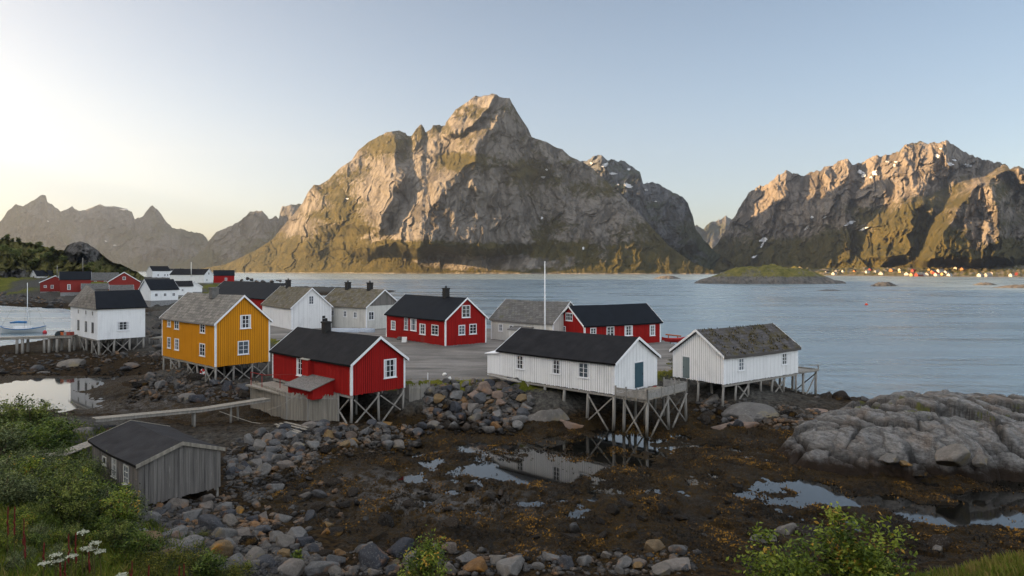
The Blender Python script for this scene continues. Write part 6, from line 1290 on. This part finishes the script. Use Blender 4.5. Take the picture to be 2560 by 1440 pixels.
def gear():
    p = P(1664, 852, 3.0); m = MB(); m.tube([(0, 0, 0), (2.2, 0, -.25)], .1, 8); m.bar((.4, 0, 0), (.4, 0, -1.2), .12, .12); m.bar((1.7, 0, -.2), (1.7, 0, -1.2), .12, .12); o = m.build('boom_rack', mat_plain('orange_boom', (.40, .12, .05), .7)); o.location = (p.x, p.y, 3.9); tag(o, 'orange-brown spar resting on two trestles by the sea', 'spar')
    p = P(1312, 828, 3.6); r = empty('blue_barrel', (p.x + .6, p.y - 2.2, 3.5)); MB().tube([(0, 0, 0), (0, 0, .5), (0, 0, 1.9)], [.45, .5, .45], 14).build('drum', mat_plain('blue_plastic', (.03, .09, .22), .5), r, True); MB().tube([(0, 0, 1.9), (0, 0, 1.96)], .47, 14).build('lid', mat_plain('dark_blue_lid', (.02, .05, .13), .5), r); tag(r, 'tall dark blue barrel before the porch of the low weathered house', 'barrel')
    # crates and nets at the inner end of the jetty
    cols = [mat_plain('orange_crate', (.5, .12, .04), .6), mat_plain('grey_crate', (.3, .3, .3), .6), mat_plain('dark_net', (.03, .04, .045), .9), mat_plain('faded_red_crate', (.35, .07, .05), .6)]; L_ = ['orange fish crate on the jetty beside the storehouse', 'grey fish crate on the jetty beside the storehouse', 'dark net bundle on the jetty beside the storehouse', 'faded red fish crate on the jetty beside the storehouse']
    for k, px in enumerate((160, 168, 150, 176)):
        q = PD(px, 838, 100.6); m = MB(); s = .42
        if k == 2: o = boulder(q.x, q.y, q.z + .35, .75, cols[2], label=L_[k], name='net_bundle', cat='fishing net')
        else:
            for a in ((-s, s, -s * .7, -s * .7 + .05), (-s, s, s * .7 - .05, s * .7), (-s, -s + .05, -s * .7 + .05, s * .7 - .05), (s - .05, s, -s * .7 + .05, s * .7 - .05)): m.box(*a, .03, .5)
            m.box(-s + .051, s - .051, -s * .7 + .051, s * .7 - .051, .03, .09); o = m.build('fish_crate', cols[k]); o.location = q + Vector((0, 0, .0)); o.rotation_euler = (0, 0, k * .5); tag(o, L_[k], 'crate')
    p = P(2166, 763, 0); r = empty('mooring_buoy', p); MB().tube([(0, 0, -.3), (0, 0, .1), (0, 0, .5), (0, 0, .8)], [.2, .55, .5, .1], 12).build('float', mat_plain('orange_red_buoy', (.6, .06, .02), .5), r, True); MB().tube([(0, 0, .8), (0, 0, 1.05)], .06, 6).build('eye', TRIM, r); tag(r, 'single orange-red mooring buoy on the open water at right', 'buoy')
    p = P(1010, 856, 3.5); m = MB(); m.add([(-.3, 0, 0), (.3, 0, 0), (.3, .35, .7), (-.3, .35, .7), (-.3, .7, 0), (.3, .7, 0)], [(0, 1, 2, 3), (3, 2, 5, 4)]); 
    for v in (-.3, .3): m.bar((v, 0, 0), (v, .35, .7), .05, .05); m.bar((v, .7, 0), (v, .35, .7), .05, .05)
    o = m.build('sandwich_board', mat_plain('pale_board', (.6, .6, .58))); o.location = p; tag(o, 'small pale folding board standing before the red house', 'board')
    p = P(1000, 849, 3.5); m = MB(); m.box(-.9, .9, -.3, .3, 0, .3); o = boulder(p.x, p.y, 3.55, .55, SLABR, label='pale doorstep stone before the left end of the red house', name='step_stone', cat='stone')
gear()
# ------------------------------------------------------------------ snow left in the gullies
SNOW = mat_plain('old_snow', (.45, .47, .50), .7, .15, .02)
def snow(G, px, py, rx, ry, rot=0, seed=0):
    gx, pb, pc, D, t = G; c, s_ = math.cos(R_(rot)), math.sin(R_(rot)); V = []; n_ = 20
    def pt(x, y):
        i = int(np.clip(np.searchsorted(gx, x), 0, len(gx) - 1)); k = np.clip((y - pb[i]) / (pc[i] - pb[i]), 0, 1) * (len(t) - 1); j = int(k); j2 = min(j + 1, len(t) - 1); d = D[j, i] * (1 - k + j) + D[j2, i] * (k - j); i0, i1 = max(i - 2, 0), min(i + 2, len(gx) - 1); return tuple(PD(x, y, min(d, D[j, i0], D[j, i1]) * .9965))
    V.append(pt(px, py)); rnd = random.Random(seed + int(px)); rr = [rnd.uniform(.55, 1.2) for _ in range(n_)]
    for ring_ in (.5, 1.0):
        for k in range(n_): a = 6.28318 * k / n_; x, y = rx * rr[k] * ring_ * math.cos(a), ry * rr[k] * ring_ * math.sin(a); V.append(pt(px + c * x - s_ * y, py + s_ * x + c * y))
    Q = [(0, 1 + k, 1 + (k + 1) % n_) for k in range(n_)]; Q2 = [(1 + k, 1 + n_ + k, 1 + n_ + (k + 1) % n_, 1 + (k + 1) % n_) for k in range(n_)]
    me = bpy.data.meshes.new('snow_patch'); me.from_pydata(V, [], Q + Q2); tag(link('snow_patch', me, m=SNOW, smooth=True), kind='structure')
for a in [(2152, 430, 9, 5, 20), (2158, 439, 7, 4, -20), (2187, 433, 8, 6, -35), (2178, 443, 5, 3, 0), (2237, 413, 5, 4, 0), (2218, 404, 6, 2.5, 10), (2240, 405, 5, 2.5, 0), (2343, 390, 9, 4, 20), (2376, 410, 9, 4, 10), (2386, 400, 6, 2.5, 10), (2418, 413, 12, 4, 8), (2352, 372, 4, 2, 0), (1909, 600, 12, 6, -20), (1906, 611, 3, 9, 30), (2126, 557, 15, 4, -22), (2160, 572, 12, 3.5, -20), (2017, 569, 9, 3, -50), (2030, 543, 5, 3, 0), (2062, 543, 6, 2.5, -30), (1885, 642, 8, 2.5, -20), (1765, 617, 6, 10, -25), (1772, 627, 7, 3, 20)]: snow(GR, *a)
for a in [(1513, 412, 11, 5, -15), (1532, 434, 11, 3, 5), (1572, 423, 4, 3, 0), (1571, 464, 13, 5, 25), (1615, 475, 5, 3, 10), (1478, 408, 4, 3, 0), (1545, 461, 4, 2, 0), (1640, 503, 3, 2, 0)]: snow(GMID, *a)
for a in [(1366, 424, 4, 3, 20), (1358, 443, 6, 3, 0), (1355, 545, 3, 4, 0), (1458, 620, 3, 4, 0), (868, 497, 5, 2, 0)]: snow(GM, *a)
for a in [(265, 603, 4, 2, 20), (287, 613, 5, 1.6, 0), (120, 553, 3, 2, 0)]: snow(GLF, *a)
for a in [(310, 524, 11, 3, 5), (255, 523, 4, 2, 0), (283, 523, 4, 1.5, 0)]: snow(GPL, *a)
# ------------------------------------------------------------------ the evening air over the fjord
def haze():
    x0, x1, y0, y1, z0, z1 = -9500, 4500, -900, 9800, -12, 1750
    V = [(x, y, z) for z in (z0, z1) for y in (y0, y1) for x in (x0, x1)]
    Q = [(0, 2, 3, 1), (4, 5, 7, 6), (0, 1, 5, 4), (2, 6, 7, 3), (0, 4, 6, 2), (1, 3, 7, 5)]
    m = bpy.data.materials.new('evening_haze'); m.use_nodes = True; t = m.node_tree; t.nodes.clear()
    o = t.nodes.new('ShaderNodeOutputMaterial'); v = t.nodes.new('ShaderNodeVolumePrincipled')
    v.inputs['Color'].default_value = (.66, .80, 1, 1); v.inputs['Density'].default_value = 5e-5; v.inputs['Anisotropy'].default_value = .68
    t.links.new(v.outputs[0], o.inputs['Volume'])
    tag(link('haze', npmesh('haze', np.array(V), np.array(Q)), m=m), kind='stuff')
haze()
